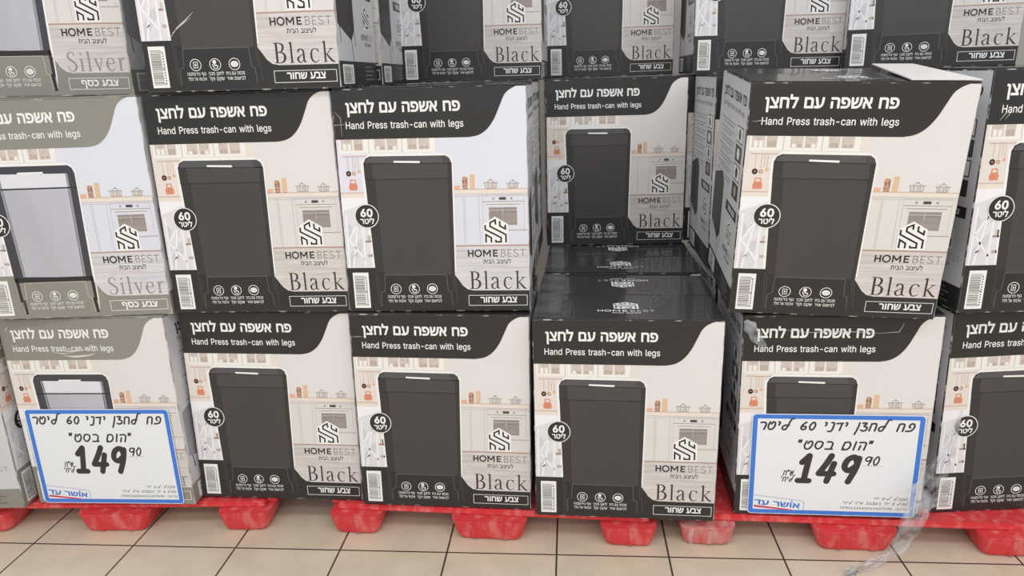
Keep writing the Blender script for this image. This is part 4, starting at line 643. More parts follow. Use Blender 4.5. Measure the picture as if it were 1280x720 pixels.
        a.poly(P((160, 206), (594, 206), (594, 150), (160, 150)), 'ink_black', 7) if False else None
        a.poly(P((142, 681), (144, 612), (602, 612), (603, 676)), 'can_band', 9)
        a.poly(P((140, 681), (141, 612), (186, 612), (186, 681)), 'can_side', 10)
        a.poly(P((580, 676), (580, 612), (602, 612), (604, 676)), 'can_side', 10)
        a.poly(P((140, 682), (604, 677), (594, 700), (574, 712), (176, 714), (152, 704)), 'can_lid', 11)
        a.poly(P((560, 677), (604, 677), (594, 700), (574, 712), (548, 712)), 'can_band', 12)
        a.poly(P((140, 682), (152, 704), (176, 714), (183, 711), (158, 701), (146, 682)), 'can_edge', 12)
        a.poly(P((140, 685), (604, 680), (604, 677), (140, 681)), 'can_edge', 12)
        a.poly(P((300, 685), (437, 681), (438, 690), (301, 693)), 'ink_white', 13)
        box_uv(a, 142, 610, 602, 614, 'can_edge', 11)
        for l in ([(160, 200), (166, 40)], [(172, 180), (176, 30)], [(592, 178), (603, 40)], [(582, 176), (588, 100)]):
            a.ribbon(P(*l), 0.0011, 'ink_leg', 9)
    out['bin_picture'] = a
    # --- dark band with the title
    a = Art()
    a.poly([(X(5), Y(788))] + curve_pts(HEADER[1:]) [:-1] + [(X(995), Y(996)), (X(5), Y(996))], dark, 6)
    a.text(T_TITLE, 'b', X(70), X(661), Y(901), Y(942) - Y(900), 'ink_white', 7, rtl=True)
    a.text('Hand Press trash-can with legs', 'r', X(64), X(674), Y(833), 0.0190, 'ink_white', 7)
    out['title_band'] = a
    # --- volume badge
    a = Art()
    cx, cy = X(136), Y(450)
    a.ellipse(cx, cy, 0.0345, 0.0345, 'ink_white', 14, 40); a.ellipse(cx, cy, 0.0322, 0.0322, 'ink_black', 15, 40)
    a.text('60', 'b', cx - 0.0175, cx + 0.0175, cy - 0.001, 0.0222, 'ink_white', 16)
    a.text(T_LITRE, 'b', cx - 0.0195, cx + 0.0205, cy - 0.0215, 0.0140, 'ink_white', 16, rtl=True)
    out['volume_badge'] = a
    # --- barcode
    a = Art(); barcode(a, X(32), X(119), Y(20), Y(189), 10); out['barcode_label'] = a
    # --- house mark
    a = Art(); house_logo(a, X(756), X(890), Y(314), Y(440), 8); out['house_mark'] = a
    # --- colour lettering
    a = Art()
    wordmark(a, X(669), X(980), Y(258), Y(290) - Y(258), 7)
    a.text(T_HOME, 'r', X(750), X(899), Y(226), 0.0115, 'ink_text', 7, rtl=True)
    serif_word(a, 'Silver' if silver else 'Black', X(674), X(978), Y(108), Y(190) - Y(108), 'letter_silver' if silver else 'letter_black', 7)
    out['colour_lettering'] = a
    # --- colour caption
    a = Art()
    a.ribbon(P((664, 29), (982, 29), (982, 77), (664, 77)), 0.0014, 'ink_white', 7, True)
    a.text(T_SILVER if silver else T_BLACK, 'b', X(728), X(926), Y(43), 0.0168, 'ink_white', 7, rtl=True)
    out['colour_caption'] = a
    # --- three round feature icons
    a = Art()
    r = 0.0148
    for k, u in enumerate((266, 367, 466)):
        cx, cy = X(u), Y(110)
        a.ring(cx, cy, r, 0.0017, 'ink_white', 10)
        if k == 0:
            a.ribbon([(cx - .0055, cy - .0075), (cx + .0055, cy - .0075), (cx + .0055, cy + .0075), (cx - .0055, cy + .0075)], 0.0016, 'ink_white', 10, True)
            a.ribbon([(cx + .001, cy + .0045), (cx - .002, cy - .0002), (cx + .002, cy + .0002), (cx - .001, cy - .0045)], 0.0016, 'ink_white', 10)
        elif k == 1:
            a.ellipse(cx - .0015, cy + .0065, .0052, .0050, 'ink_white', 10, 16)
            a.brush([(cx - .0015, cy + .004, .0034), (cx - .001, cy - .002, .0034), (cx + .004, cy - .0025, .003), (cx + .0065, cy - .004, .0024), (cx + .005, cy - .009, .002)], 'ink_white', 10)
            a.brush([(cx - .0075, cy + .001, .0026), (cx - .005, cy - .005, .0022), (cx - .003, cy - .0095, .002)], 'ink_white', 10)
            a.brush([(cx - .004, cy - .010, .0016), (cx + .005, cy - .010, .0016)], 'ink_white', 10)
        else:
            a.ellipse(cx, cy, .0105, .0078, 'ink_white', 10, 24)
            for q in (-.006, -.002, .002, .006):
                a.ribbon([(cx + q - .002, cy - .005), (cx + q + .002, cy + .005)], 0.0006, 'ink_outline', 11)
        wd = (0.0255, 0.0205, 0.0255)[k]
        a.text(T_ICONS[k][0], 'r', cx - wd, cx + wd, Y(67), 0.0078, 'ink_white', 10, rtl=True)
        a.text(T_ICONS[k][1], 'r', cx - wd * 0.98, cx + wd * 1.02, Y(46), 0.0078, 'ink_white', 10, rtl=True)
    out['feature_icons'] = a
    return out

def side_sheet(silver):
    """printed narrow side: text at the top, open bin, picture squares, dark foot"""
    dark = 'ink_olive' if silver else 'ink_black'
    a = Art()
    def sx(u): return (u / 1000 - 0.5) * D
    def r(u0, v0, u1, v1, m, l): a.rect(sx(u0), Y(v0), sx(u1), Y(v1), m, l)
    def pp(*uv): return [(sx(p), Y(q)) for p, q in uv]
    r(6, 6, 994, 994, 'side_paper', 1)
    a.text(T_TITLE, 'b', sx(120), sx(930), Y(898), 0.026, 'ink_text', 2, rtl=True)
    a.text('Hand Press trash-can with legs', 'r', sx(120), sx(900), Y(850), 0.015, 'letter_thin', 2)
    for k in range(7):
        v = 790 - 42 * k
        r(110 + (k % 3) * 20, v, 640, v + 6, 'side_line', 2); r(200, v - 16, 600 - (k % 2) * 60, v - 10, 'side_line', 2)
    for k in range(4):
        v0 = 735 - 82 * k
        r(720, v0, 920, v0 + 70, 'ink_text', 2); r(730, v0 + 5, 910, v0 + 65, ('ink_white', 'can_lid', 'ink_white', 'can_side')[k], 3)
        a.ellipse(sx(820), Y(v0 + 35), 0.018, 0.016, ('can_lid', 'ink_white', 'can_side', 'print_pot')[k], 4, 16)
    can = 'can_silver_mid' if silver else 'can_side'
    a.poly(pp((30, 262), (330, 200), (420, 250), (420, 500), (330, 545), (30, 500)), can, 2)
    a.poly(pp((330, 200), (420, 250), (420, 500), (330, 545)), 'can_edge', 3)
    for l in ([(70, 256), (84, 186)], [(330, 202), (360, 112)], [(410, 246), (432, 176)]):
        a.ribbon(pp(*l), 0.005, 'can_edge', 2)
    r(560, 400, 945, 448, dark, 3)
    a.text(T_SILVER if silver else T_BLACK, 'b', sx(640), sx(880), Y(414), 0.014, 'ink_white', 4, rtl=True)
    house_logo(a, sx(660), sx(860), Y(262), Y(372), 3)
    wordmark(a, sx(590), sx(950), Y(212), 0.0165, 3)
    a.text(T_HOME, 'r', sx(680), sx(860), Y(184), 0.0095, 'ink_text', 3, rtl=True)
    r(6, 6, 994, 112, dark, 2)
    barcode(a, sx(70), sx(330), Y(16), Y(98), 3, 8)
    for k in range(4):
        r(640, 28 + 19 * k, 890 - (k % 2) * 40, 36 + 19 * k, 'ink_outline', 3)
    return a

def flap_print(silver):
    a = Art()
    ink = 'ink_text' if silver else 'ink_white'
    house_logo(a, -0.036, 0.036, 0.086, 0.150, 1, 'ink_white', 'ink_text')
    wordmark(a, -0.082, 0.082, 0.060, 0.0165, 1, ink, 'letter_thin' if silver else 'ink_white')
    a.text(T_HOME, 'r', -0.04, 0.04, 0.044, 0.0095, ink, 1, rtl=True)
    return a

CART_MESH = {}
def carton_mesh(silver):
    if silver in CART_MESH: return CART_MESH[silver]
    bm = bmesh.new()
    bmesh.ops.create_cube(bm, size=1, matrix=Matrix.Translation((0, D / 2, H / 2)) @ Matrix.Diagonal((W, D, H, 1)))
    bmesh.ops.bevel(bm, geom=list(bm.edges), offset=0.0035, segments=2, profile=0.5, affect='EDGES')
    bm.normal_update()
    for f in bm.faces:
        n = f.normal
        big = f.calc_area() > 0.05
        if big:
            f.material_index = 0 if n.z > 0.9 else (3 if n.z < -0.9 or n.y > 0.9 else 1)
        else:
            # edges rubbed pale, dark ones with painted glints; upright edges of the printed sides stay lighter
            f.material_index = 4 if abs(n.z) < 0.2 and n.x > 0.1 else 2
    me = mesh_from_bm('carton', bm, ['carton_top_olive' if silver else 'carton_top', 'side_paper', 'worn_olive' if silver else 'worn_glint_dark', 'kraft', 'worn_pale'])
    CART_MESH[silver] = me
    return me
def flap_mesh(silver):
    bm = bmesh.new()
    x0, x1, y0, y1, t = -W / 2 + .002, W / 2 - .002, 0.002, D / 2 - 0.0015, 0.0030
    n = 10; top = []; bot = []
    for j in range(5):
        yy = y0 + (y1 - y0) * j / 4
        top.append([bm.verts.new((x0 + (x1 - x0) * i / n, yy, t + 0.0015 * (j / 4) ** 2 * (1 + 0.4 * math.sin(i * 1.7)))) for i in range(n + 1)])
    for j in range(4):
        for i in range(n):
            bm.faces.new((top[j][i], top[j][i + 1], top[j + 1][i + 1], top[j + 1][i]))
    base = [bm.verts.new((x, y, 0)) for x, y in ((x0, y0), (x1, y0), (x1, y1), (x0, y1))]
    bm.faces.new(base[::-1])
    bm.faces.new([base[0], base[1]] + top[0][::-1]); bm.faces.new([base[2], base[3]] + top[-1])
    bm.faces.new([base[1], base[2]] + [top[j][-1] for j in range(4, -1, -1)])
    bm.faces.new([base[3], base[0]] + [top[j][0] for j in range(5)])
    return mesh_from_bm('top_flap', bm, ['carton_top_olive' if silver else 'carton_top'])
def tape_mesh(x0, x1):
    """clear tape along the top, from the front edge to the back"""
    bm = bmesh.new()
    z = H + 0.0075
    ys = [0.0, D * 0.25, D * 0.5, D * 0.75, D]
    for t in (0, 0.0004):
        pass
    lo = [[bm.verts.new((x, y, z + (0.001 if 0.3 < y / D < 0.7 else 0))) for x in (x0, x1)] for y in ys]
    hi = [[bm.verts.new((x, y, z + 0.0004 + (0.001 if 0.3 < y / D < 0.7 else 0))) for x in (x0, x1)] for y in ys]
    for i in range(len(ys) - 1):
        bm.faces.new((hi[i][0], hi[i][1], hi[i + 1][1], hi[i + 1][0])); bm.faces.new((lo[i][1], lo[i][0], lo[i + 1][0], lo[i + 1][1]))
        bm.faces.new((lo[i][0], hi[i][0], hi[i + 1][0], lo[i + 1][0])); bm.faces.new((hi[i][1], lo[i][1], lo[i + 1][1], hi[i + 1][1]))
    return mesh_from_bm('packing_tape', bm, ['tape_film'])

def make_carton(silver, cool):
    root = bpy.data.objects.new('trash_can_carton', None); C.objects.link(root)
    root.rotation_mode = 'YXZ'; root.empty_display_size = 0.1
    obj('carton', carton_mesh(silver), root)
    sh = front_sheets(silver, cool)
    fp = sh.pop('front_print').build('front_print', root)
    for k, a in sh.items(): a.build(k, fp)
    # side prints: turn the sheet so that it looks towards -X and +X
    a = side_sheet(silver)
    a.build('side_print', root, Matrix.Translation((-W / 2, D / 2, 0)) @ Matrix.Rotation(-math.pi / 2, 4, 'Z'))
    a.build('side_print', root, Matrix.Translation((W / 2, D / 2, 0)) @ Matrix.Rotation(math.pi / 2, 4, 'Z'))
    f1 = obj('top_flap', flap_mesh(silver), root, (0, 0, H))
    f2 = obj('top_flap', f1.data, root, (0, D, H)); f2.rotation_euler = (0, 0, math.pi)
    fpz = Matrix.Translation((0, 0, 0.0046)) @ Matrix.Rotation(-math.pi / 2, 4, 'X')
    p1 = flap_print(silver).build('flap_print', f1, fpz)
    p2 = obj('flap_print', p1.data, f2)
    return root

# ------------------------------------------------------------------ pallets
def foot_mesh(wt, dt, wb, db, h, seed):
    """hollow-looking tapered pallet foot with rounded corners and a raised rib"""
    bm = bmesh.new(); n = 5
    def loop(wd, dp, z, rad):
        pts = []
        for cx, cy, a0 in ((1, 1, 0), (-1, 1, 90), (-1, -1, 180), (1, -1, 270)):
            for k in range(n + 1):
                t = math.radians(a0 + 90 * k / n)
                pts.append(bm.verts.new((cx * (wd / 2 - rad) + rad * math.cos(t), cy * (dp / 2 - rad) + rad * math.sin(t), z)))
        return pts
    ls = [loop(wb - .034, db - .030, 0.0, .016), loop(wb - .012, db - .010, .004, .022), loop(wb, db, 0.013, .026), loop(wb * .6 + wt * .4, db * .6 + dt * .4, h * .45, .028),
          loop(wt, dt, h - .004, .03), loop(wt, dt, h, .03)]
    for a, b in zip(ls, ls[1:]):
        for i in range(len(a)):
            j = (i + 1) % len(a); bm.faces.new((a[i], a[j], b[j], b[i]))
    bm.faces.new(ls[0][::-1]); bm.faces.new(ls[-1])
    # shallow ribs down the front and back
    for s in (-1, 1):
        for rx in ((-0.22, 0.24) if wt > 0.2 else (0.04,)):
            q = []
            for (wd, dp, z) in ((wb, db, .008), (wt, dt, h - .006)):
                for dx in (-.006, .006):
                    q.append(bm.verts.new((rx * wd + dx, s * (dp / 2 + .0025), z)))
            inner = []
            for (wd, dp, z) in ((wb, db, .008), (wt, dt, h - .006)):
                for dx in (-.010, .010):
                    inner.append(bm.verts.new((rx * wd + dx, s * (dp / 2 - .004), z)))
            bm.faces.new((q[0], q[1], q[3], q[2]))
            bm.faces.new((q[0], q[2], inner[2], inner[0])); bm.faces.new((q[1], inner[1], inner[3], q[3]))
    bmesh.ops.recalc_face_normals(bm, faces=bm.faces)
    for f in bm.faces: f.smooth = False
    return bm
PW, PD, LIP = 1.04, 1.34, 0.022
def deck_mesh(m):
    bm = bmesh.new()
    bmesh.ops.create_cube(bm, size=1, matrix=Matrix.Translation((0, PD / 2 + .012, Z0 - .004 - LIP / 2)) @ Matrix.Diagonal((PW, PD, LIP - .002, 1)))
    bmesh.ops.bevel(bm, geom=[e for e in bm.edges if abs((e.verts[0].co - e.verts[1].co).z) > 0.01], offset=0.03, segments=4, affect='EDGES')
    bmesh.ops.bevel(bm, geom=[e for e in bm.edges if abs(e.verts[0].co.z - e.verts[1].co.z) < 1e-5 and len(e.link_faces) == 2 and e.calc_face_angle() > 1], offset=0.005, segments=2, affect='EDGES')
    return mesh_from_bm('deck', bm, [m])
def make_pallet(x, y, yaw, label, red_left=True):
    root = bpy.data.objects.new('plastic_pallet', None); C.objects.link(root)
    root.location = (x, y, 0); root.rotation_euler = (0, 0, yaw)
    tag(root, label, 'pallet', 'red plastic pallets under the cartons')
    obj('deck', deck_mesh('pallet_red'), root)
    small = mesh_from_bm('foot', foot_mesh(.170, .150, .146,   .128, Z0 - LIP - .003, 1), ['pallet_red'])
    big = mesh_from_bm('foot', foot_mesh(.235, .150, .205,   .128, Z0 - LIP - .003, 2), ['pallet_red'])
    faded = mesh_from_bm('foot', foot_mesh(.165, .150, .144,   .128, Z0 - LIP - .003, 3), ['pallet_faded'])
    for j, yy in enumerate((0.050, PD / 2, PD - 0.050)):
        for i, xx in enumerate((-0.428, 0, 0.428)):
            me = big if i == 1 else (faded if (i == 0 and j == 0 and not red_left) else small)
            f = obj('foot', me, root, (xx, yy, 0))
            if me is faded: f['label'] = 'scuffed pale pink pallet foot'
    return root
make_pallet(-1.312, 2.0875, -0.040, 'red plastic pallet at the left end, under the silver-print cartons')
make_pallet(-0.094, 1.980, -0.128, 'red plastic pallet in the middle, under the black-print carton that juts forward')
make_pallet(0.993, 1.870, -0.115, 'red plastic pallet on the right, with one faded pink foot', False)

# ------------------------------------------------------------------ cartons
black_warm = make_carton(False, False)
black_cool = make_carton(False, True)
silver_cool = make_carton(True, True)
silver_warm = make_carton(True, False)
used = set()
def place(proto, x, y, row, yaw, pt, rl, label, group, dz=0.0, sz=1.0):
    if proto.name not in used:
        used.add(proto.name); o = proto
    else:
        o = copy_tree(proto)
    o.location = (x, y, Z0 + row * ROWH + dz)
    o.rotation_mode = 'YXZ'
    o.rotation_euler = (pt, rl, yaw)
    o.scale = (1, 1, sz)
    return tag(o, label, 'carton', group)
G0, G1, G2 = 'cartons in the bottom layer', 'cartons in the middle layer', 'cartons in the top layer'
# bottom layer
b_side = place(silver_warm, -1.587, 2.345, 0, math.radians(90) - 0.02, 0, 0, 'silver-print carton turned side-on at the left edge, beside the left price sign', G0)
b_sil = place(silver_warm, -1.2995, 2.0877, 0, -0.0894, -0.010, -0.0104, 'silver-print carton at floor level with the left price sign on its front', G0)
b1 = place(black_warm, -0.7642, 2.088, 0, -0.0805, -0.0176, 0.0148, 'bottom-layer black-print carton immediately right of the left price sign', G0)
b2 = place(black_warm, -0.2265, 2.0104, 0, -0.0967, -0.009, 0.0142, 'bottom-layer black-print carton just left of the forward-jutting one', G0)
b3 = place(black_warm, 0.3149, 1.9201, 0, -0.1155, 0.0056, 0.0035, 'black-print carton jutting forward in the bottom layer, its black top bare', G0)
b3b = place(black_warm, 0.3742, 2.4094, 0, -0.1045, 0.0036, 0.0044, 'black-print carton behind the forward-jutting one, only its black logo top showing', G0)
b4 = place(black_warm, 0.9131, 1.8988, 0, -0.1242, 0.010, -0.0111, 'black-print carton in the bottom layer with the right price sign on its front', G0)
b4b = place(black_warm, 0.962, 2.395, 0, -0.02, 0, 0, 'carton behind the one with the right price sign, a dark sliver beside the jutting carton', G0)
b5 = place(black_warm, 1.4971, 1.905, 0, 0.0, 0.0, -0.022, 'black-print carton in the bottom layer at the right edge, beyond the right price sign', G0)
# middle layer
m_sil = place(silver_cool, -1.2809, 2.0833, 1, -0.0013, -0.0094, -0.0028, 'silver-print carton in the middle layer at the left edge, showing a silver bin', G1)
m1 = place(black_warm, -0.7446, 2.0778, 1, -0.0646, 0, 0.0012, 'black-print carton in the middle layer right beside the silver-print one', G1)
m2 = place(black_cool, -0.2125, 2.0314, 1, -0.07, -0.0055, 0.0044, 'black-print carton with cool white front in the middle layer, left of the set-back gap', G1)
m2b = place(black_warm, -0.177, 2.504, 1, -0.1, 0, -0.004, 'carton behind the one left of the gap, only a sliver of its side showing', G1)
m3 = place(black_warm, 0.4117, 2.8215, 1, -0.0362, 0.0, 0.0036, 'black-print carton set far back in the gap of the middle layer', G1)
m4 = place(black_warm, 0.8516, 1.8607, 1, -0.1326, 0.070, 0.0299, 'large carton leaning forward in the middle layer, its pale left side showing', G1, 0.007, 0.962)
m4b = place(black_warm, 0.9287, 2.3735, 1, -0.1, 0, 0.006, 'carton behind the leaning one, only its pale printed side showing', G1)
m4c = place(black_warm, 0.9555, 2.8569, 1, 0.0, 0.0, 0.0, 'carton deep at the right end of the gap, only a strip of its front showing', G1)
m5 = place(black_warm, 1.4614, 1.8626, 1, 0.0, 0.0, 0.0092, 'black-print carton in the middle layer at the right edge, cut off by the picture', G1)
m5b = place(black_warm, 1.480, 2.350, 1, -0.1, 0.0, 0.0, 'carton in the dark slit between the leaning carton and the right-edge one', G1)
# top layer
t_sil = place(silver_warm, -1.3362, 2.1853, 2, 0.0127, 0.0, 0.0128, 'silver-print carton in the top layer, at the upper left corner of the picture', G2)
t1 = place(black_warm, -0.7055, 2.0515, 2, -0.05, 0, 0.004, 'scratched black-print carton in the top layer, next to the silver-print one', G2)
t1b = place(black_warm, -0.668, 2.518, 2, -0.05, 0, 0.0048, 'black-print carton behind the scratched top one, only its right side showing', G2)
t2 = place(black_warm, -0.1267, 2.8532, 2, -0.1, 0, 0.004, 'set-back black-print carton in the top layer above the cool white middle carton', G2)
t3 = place(black_warm, 0.4437, 3.239, 2, -0.1, 0, -0.0027, 'smallest-looking carton in the top layer, set back furthest above the gap', G2)
t4 = place(black_warm, 0.9587, 2.7985, 2, -0.115, 0, 0.0076, 'black-print carton in the top layer above the left half of the leaning carton', G2)
t5 = place(black_warm, 1.4552, 2.6196, 2, -0.3, 0, 0.0021, 'black-print carton at the right end of the top layer', G2)
# the leaning carton's pale side flap has come loose at its top right corner
bm = bmesh.new()
fl = [(.105, .004), (W / 2 - .002, .002), (W / 2 - .002, D - .02), (.150, D - .02)]
for z in (H + .0052, H + .0082):
    bm.faces.new([bm.verts.new((p[0], p[1], z + (.010 if p[1] > .1 else 0))) for p in fl])
bm.verts.ensure_lookup_table()
for i in range(4):
    j = (i + 1) % 4; bm.faces.new((bm.verts[i], bm.verts[j], bm.verts[4 + j], bm.verts[4 + i]))
bmesh.ops.recalc_face_normals(bm, faces=bm.faces)
o = obj('side_flap', mesh_from_bm('side_flap', bm, ['paper_warm']), m4); o['label'] = 'loose white flap on the top right corner'
# clear tape across the bare tops
for r in (b3, b3b):
    obj('packing_tape', tape_mesh(-W / 2 + 0.004, -W / 2 + 0.080), r)

# scuffs and scratches on the printed fronts
def scuff(parent, lines):
    a = Art()
    for pts in lines:
        a.brush([(X(p[0]), Y(p[1]), p[2]) for p in pts], 'scuff', 16)
    o = a.build('scuff_mark', parent)
    return o
scuff(t1, [[(150, 215, .0005), (200, 262, .0022), (240, 285, .0032), (290, 320, .0006)], [(170, 240, .0006), (230, 275, .0012), (280, 300, .0003)],
           [(420, 452, .0005), (520, 424, .0015), (600, 392, .0004)]])
scuff(b_sil, [[(330, 846, .001), (420, 832, .006), (500, 842, .003), (560, 868, .0008)], [(360, 812, .0008), (440, 806, .008), (520, 812, .005), (565, 822, .001)],
              [(300, 830, .0008), (360, 822, .004), (420, 825, .001)], [(42, 938, .002), (55, 955, .003), (70, 958, .001)]])
scuff(b2, [[(5, 888, .0005), (45, 890, .0016), (70, 889, .0004)]])
scuff(m4, [[(20, 845, .0004), (60, 850, .0014), (95, 846, .0005)], [(14, 792, .001), (18, 700, .0006), (13, 640, .001)]])
scuff(m5, [[(60, 804, .0006), (82, 830, .0020), (90, 836, .0006)], [(84, 808, .0006), (104, 832, .0018), (110, 836, .0005)]])
scuff(m2, [[(12, 905, .0005), (40, 880, .0012), (40, 800, .0005)], [(2, 850, .0012), (60, 852, .0006)]])
scuff(b4, [[(140, 944, .0005), (330, 925, .0010), (520, 930, .0018), (690, 922, .0006)], [(690, 922, .0006), (780, 928, .0016), (800, 968, .0008)]])

# ------------------------------------------------------------------ price signs
SW, SH = 0.474, 0.330
HAND = {
 'r': (.56, [[(.0, .88), (.3, .92), (.5, .8), (.52, .5), (.42, .0)]]),
 't': (.70, [[(.12, .98), (.0, .5), (.12, .06), (.42, .03), (.62, .4), (.62, .85), (.42, .98), (.26, .70)]]),
 'y': (.22, [[(.02, 1.0), (.16, .92), (.10, .58)]]),
 'l': (.95, [[(1.0, 1.42), (.80, 1.45), (.66, 1.05), (.52, .40), (.36, .02), (.10, .05), (.05, .35), (.28, .56), (.62, .58)]]),
 'n': (.46, [[(.18, .98), (.42, .92), (.40, .30), (.30, -.12), (.0, -.14)]]),
 'd': (.62, [[(.0, .88), (.58, .92)], [(.50, .90), (.40, .0)]]),
 'N': (.30, [[(.24, 1.0), (.20, .4), (.02, -.48)]]),
 'Z': (.56, [[(.02, .98), (.42, .98), (.20, .60), (.50, .46), (.50, .10), (.22, -.02), (.0, .08)]]),
 'x': (.62, [[(.02, .0), (.10, .90)], [(.10, .90), (.45, .94), (.58, .75), (.54, .0)]]),
 'p': (.74, [[(.34, .46), (.20, .66), (.36, .96), (.62, .90), (.70, .50), (.48, .08), (.0, .02)]]),
 'h': (.66, [[(.04, .90), (.44, .94), (.60, .76), (.54, .0)], [(.16, .52), (.10, .0)]]),
 'v': (.18, [[(.12, 1.0), (.04, .0)]]),
 'm': (.70, [[(.10, .92), (.02, .08), (.42, .05), (.62, .46), (.50, .92), (.18, .92)], [(.10, .10), (.0, -.02)]]),
 'b': (.62, [[(.05, .92), (.36, .94), (.54, .66), (.46, .06)], [(.0, .03), (.60, .05)]]),
 's': (.72, [[(.10, .92), (.0, .42), (.26, .03), (.56, .30), (.60, .80), (.36, .96), (.10, .92)]]),
 'S': (.66, [[(.0, .92), (.10, .06), (.42, .12), (.62, .92)], [(.32, .88), (.26, .42)]]),
 'k': (.5, [[(.05, .92), (.36, .90), (.48, .5), (.32, .05), (.0, .03)]]),
 'g': (.46, [[(.06, .92), (.34, .94), (.42, .60), (.40, .0)], [(.40, .34), (.02, .02)]]),
 'q': (.36, [[(.04, 1.12), (.0, .84)], [(.22, 1.12), (.18, .84)]]),
 'a': (.18, [[(.08, 1.12), (.02, .84)]]),
 '6': (.62, [[(.48, 1.0), (.16, .66), (.06, .26), (.26, .02), (.52, .18), (.46, .46), (.16, .42)]]),
 '0': (.60, [[(.28, 1.0), (.04, .56), (.14, .08), (.38, .06), (.54, .50), (.46, .92), (.28, 1.0)]]),
 '1': (.62, [[(.06, .72), (.36, .98)], [(.36, .98), (.34, .04)], [(.04, .03), (.60, .03)]]),
 '4': (.74, [[(.38, 1.0), (.24, .68), (.02, .30)], [(.02, .30), (.72, .30)], [(.60, .70), (.50, .0)]]),
 '9': (.66, [[(.60, .72), (.42, .96), (.12, .86), (.06, .58), (.30, .44), (.58, .62)], [(.62, .92), (.60, .50), (.44, .0)]]),
 '2': (.56, [[(.04, .80), (.26, 1.0), (.50, .80), (.36, .40), (.02, .03)], [(.02, .03), (.54, .05)]]),
 '7': (.52, [[(.02, .95), (.52, .95)], [(.52, .95), (.18, .0)]]),
 '8': (.56, [[(.28, .52), (.06, .76), (.28, 1.0), (.50, .76), (.28, .52), (.04, .24), (.28, .0), (.52, .24), (.28, .52)]]),
 '3': (.52, [[(.06, .92), (.36, .96), (.46, .74), (.20, .54), (.48, .34), (.36, .04), (.02, .06)]]),
 '5': (.54, [[(.50, .97), (.12, .97), (.08, .58), (.40, .60), (.48, .26), (.28, .0), (.02, .08)]]),
 '-': (.4, [[(.04, .48), (.36, .50)]]),
 ':': (.16, [[(.06, .62), (.08, .66)], [(.04, .12), (.06, .16)]]),
}
def hand_text(a, string, x0, x1, y0, h, wd, m, layer, slant=0.16, gap=0.22):
    tot = 0
    for c in string: tot += 0.62 if c == ' ' else HAND[c][0] + gap
    tot -= gap
    sx = (x1 - x0) / tot; px = 0
    for c in string:
        if c == ' ': px += 0.62; continue
        cw, ls = HAND[c]
        for l in ls:
            pts = smooth(l, 5) if len(l) > 2 else l
            a.brush([(x0 + (px + p[0]) * sx + slant * p[1] * h, y0 + p[1] * h, wd) for p in pts], m, layer, cap=True)
        px += cw + gap
def rounded(w_, h_, r, n=6):
    pts = []
    for cx, cy, a0 in ((w_ / 2 - r, h_ / 2 - r, 0), (-w_ / 2 + r, h_ / 2 - r, 90), (-w_ / 2 + r, -h_ / 2 + r, 180), (w_ / 2 - r, -h_ / 2 + r, 270)):
        for k in range(n + 1):
            t = math.radians(a0 + 90 * k / n); pts.append((cx + r * math.cos(t), cy + r * math.sin(t)))
    return pts
def plate(name, pts, t, m, parent=None, y=0.0):
    bm = bmesh.new()
    f = [bm.verts.new((p[0], y - t, p[1])) for p in pts]; b = [bm.verts.new((p[0], y, p[1])) for p in pts]
    bm.faces.new(f); bm.faces.new(b[::-1])
    for i in range(len(pts)):
        j = (i + 1) % len(pts); bm.faces.new((f[j], f[i], b[i], b[j]))
    bmesh.ops.recalc_face_normals(bm, faces=bm.faces)
    return obj(name, mesh_from_bm(name, bm, [m]), parent)
def make_sign():
    root = bpy.data.objects.new('price_sign', None); C.objects.link(root); root.rotation_mode = 'YXZ'
    card = plate('sign_card', rounded(SW, SH, .012), .0014, 'sign_white', root)
    def q(u, v): return ((u / 1000 - .5) * SW, (v / 1000 - .5) * SH)
    off = 11     # layers start in front of the card
    a = Art(); o = rounded(SW - .004, SH - .004, .011); i_ = rounded(SW - .031, SH - .030, .003)
    for k in range(len(o)):
        j = (k + 1) % len(o); a.poly([o[k], o[j], i_[j], i_[k]], 'sign_blue', off + 1)
    a.build('blue_border', card)
    def ht(s, u0, u1, v, h, wd, m='sign_ink', **k): hand_text(a, s, q(u0, v)[0], q(u1, v)[0], q(u0, v)[1], h / 1000 * SH, wd, m, off + 1, **k)
    a = Art()
    ht('rtyl 60 yndy NZxl xp', 46, 936, 850, 74, .0054)
    ht('qtsb mvhq', 275, 712, 664, 78, .0054)
    ht('49', 402, 618, 346, 256, .0180, slant=.19, gap=.34)
    ht('1', 288, 360, 340, 264, .0180, slant=.13)
    ht('90', 675, 758, 518, 82, .0047)
    a.ribbon([q(668, 506), q(785, 508)], .0009, 'sign_fine', off + 1)
    ht('xqS', 204, 262, 398, 48, .0030); ht('axyl', 190, 268, 337, 44, .0030)
    ht('axy 2-l lbgvm', 752, 955, 172, 22, .0017, 'sign_fine'); ht('axyl xqS obcmb axy 2 lom'.replace('o', 'p').replace('c', 'Z'), 574, 955, 122, 22, .0017, 'sign_fine')
    ht('7290122660013457290 :kvkrb', 558, 956, 72, 20, .0015, 'sign_fine')
    a.build('marker_lettering', card)
    a = Art()
    a.ribbon([q(26, 192), q(322, 142), q(340, 128), q(340, 40)], .0012, 'sign_logo_blue', off + 1)
    a.text('\u05d0\u05d5\u05e9\u05e8 \u05e2\u05d3', 'b', q(42, 0)[0], q(318, 0)[0], q(0, 97)[1], .0160, 'sign_logo_blue', off + 1, rtl=True, skew=-.085)
    ox, oy = q(268, 131)
    a.ellipse(ox, oy, .0026, .0026, 'sign_logo_blue', off + 2, 10)
    a.poly([q(40, 88), q(245, 54), q(300, 40), q(245, 40), q(40, 66)], 'sign_logo_red', off + 1)
    a.build('store_mark', card)
    return root
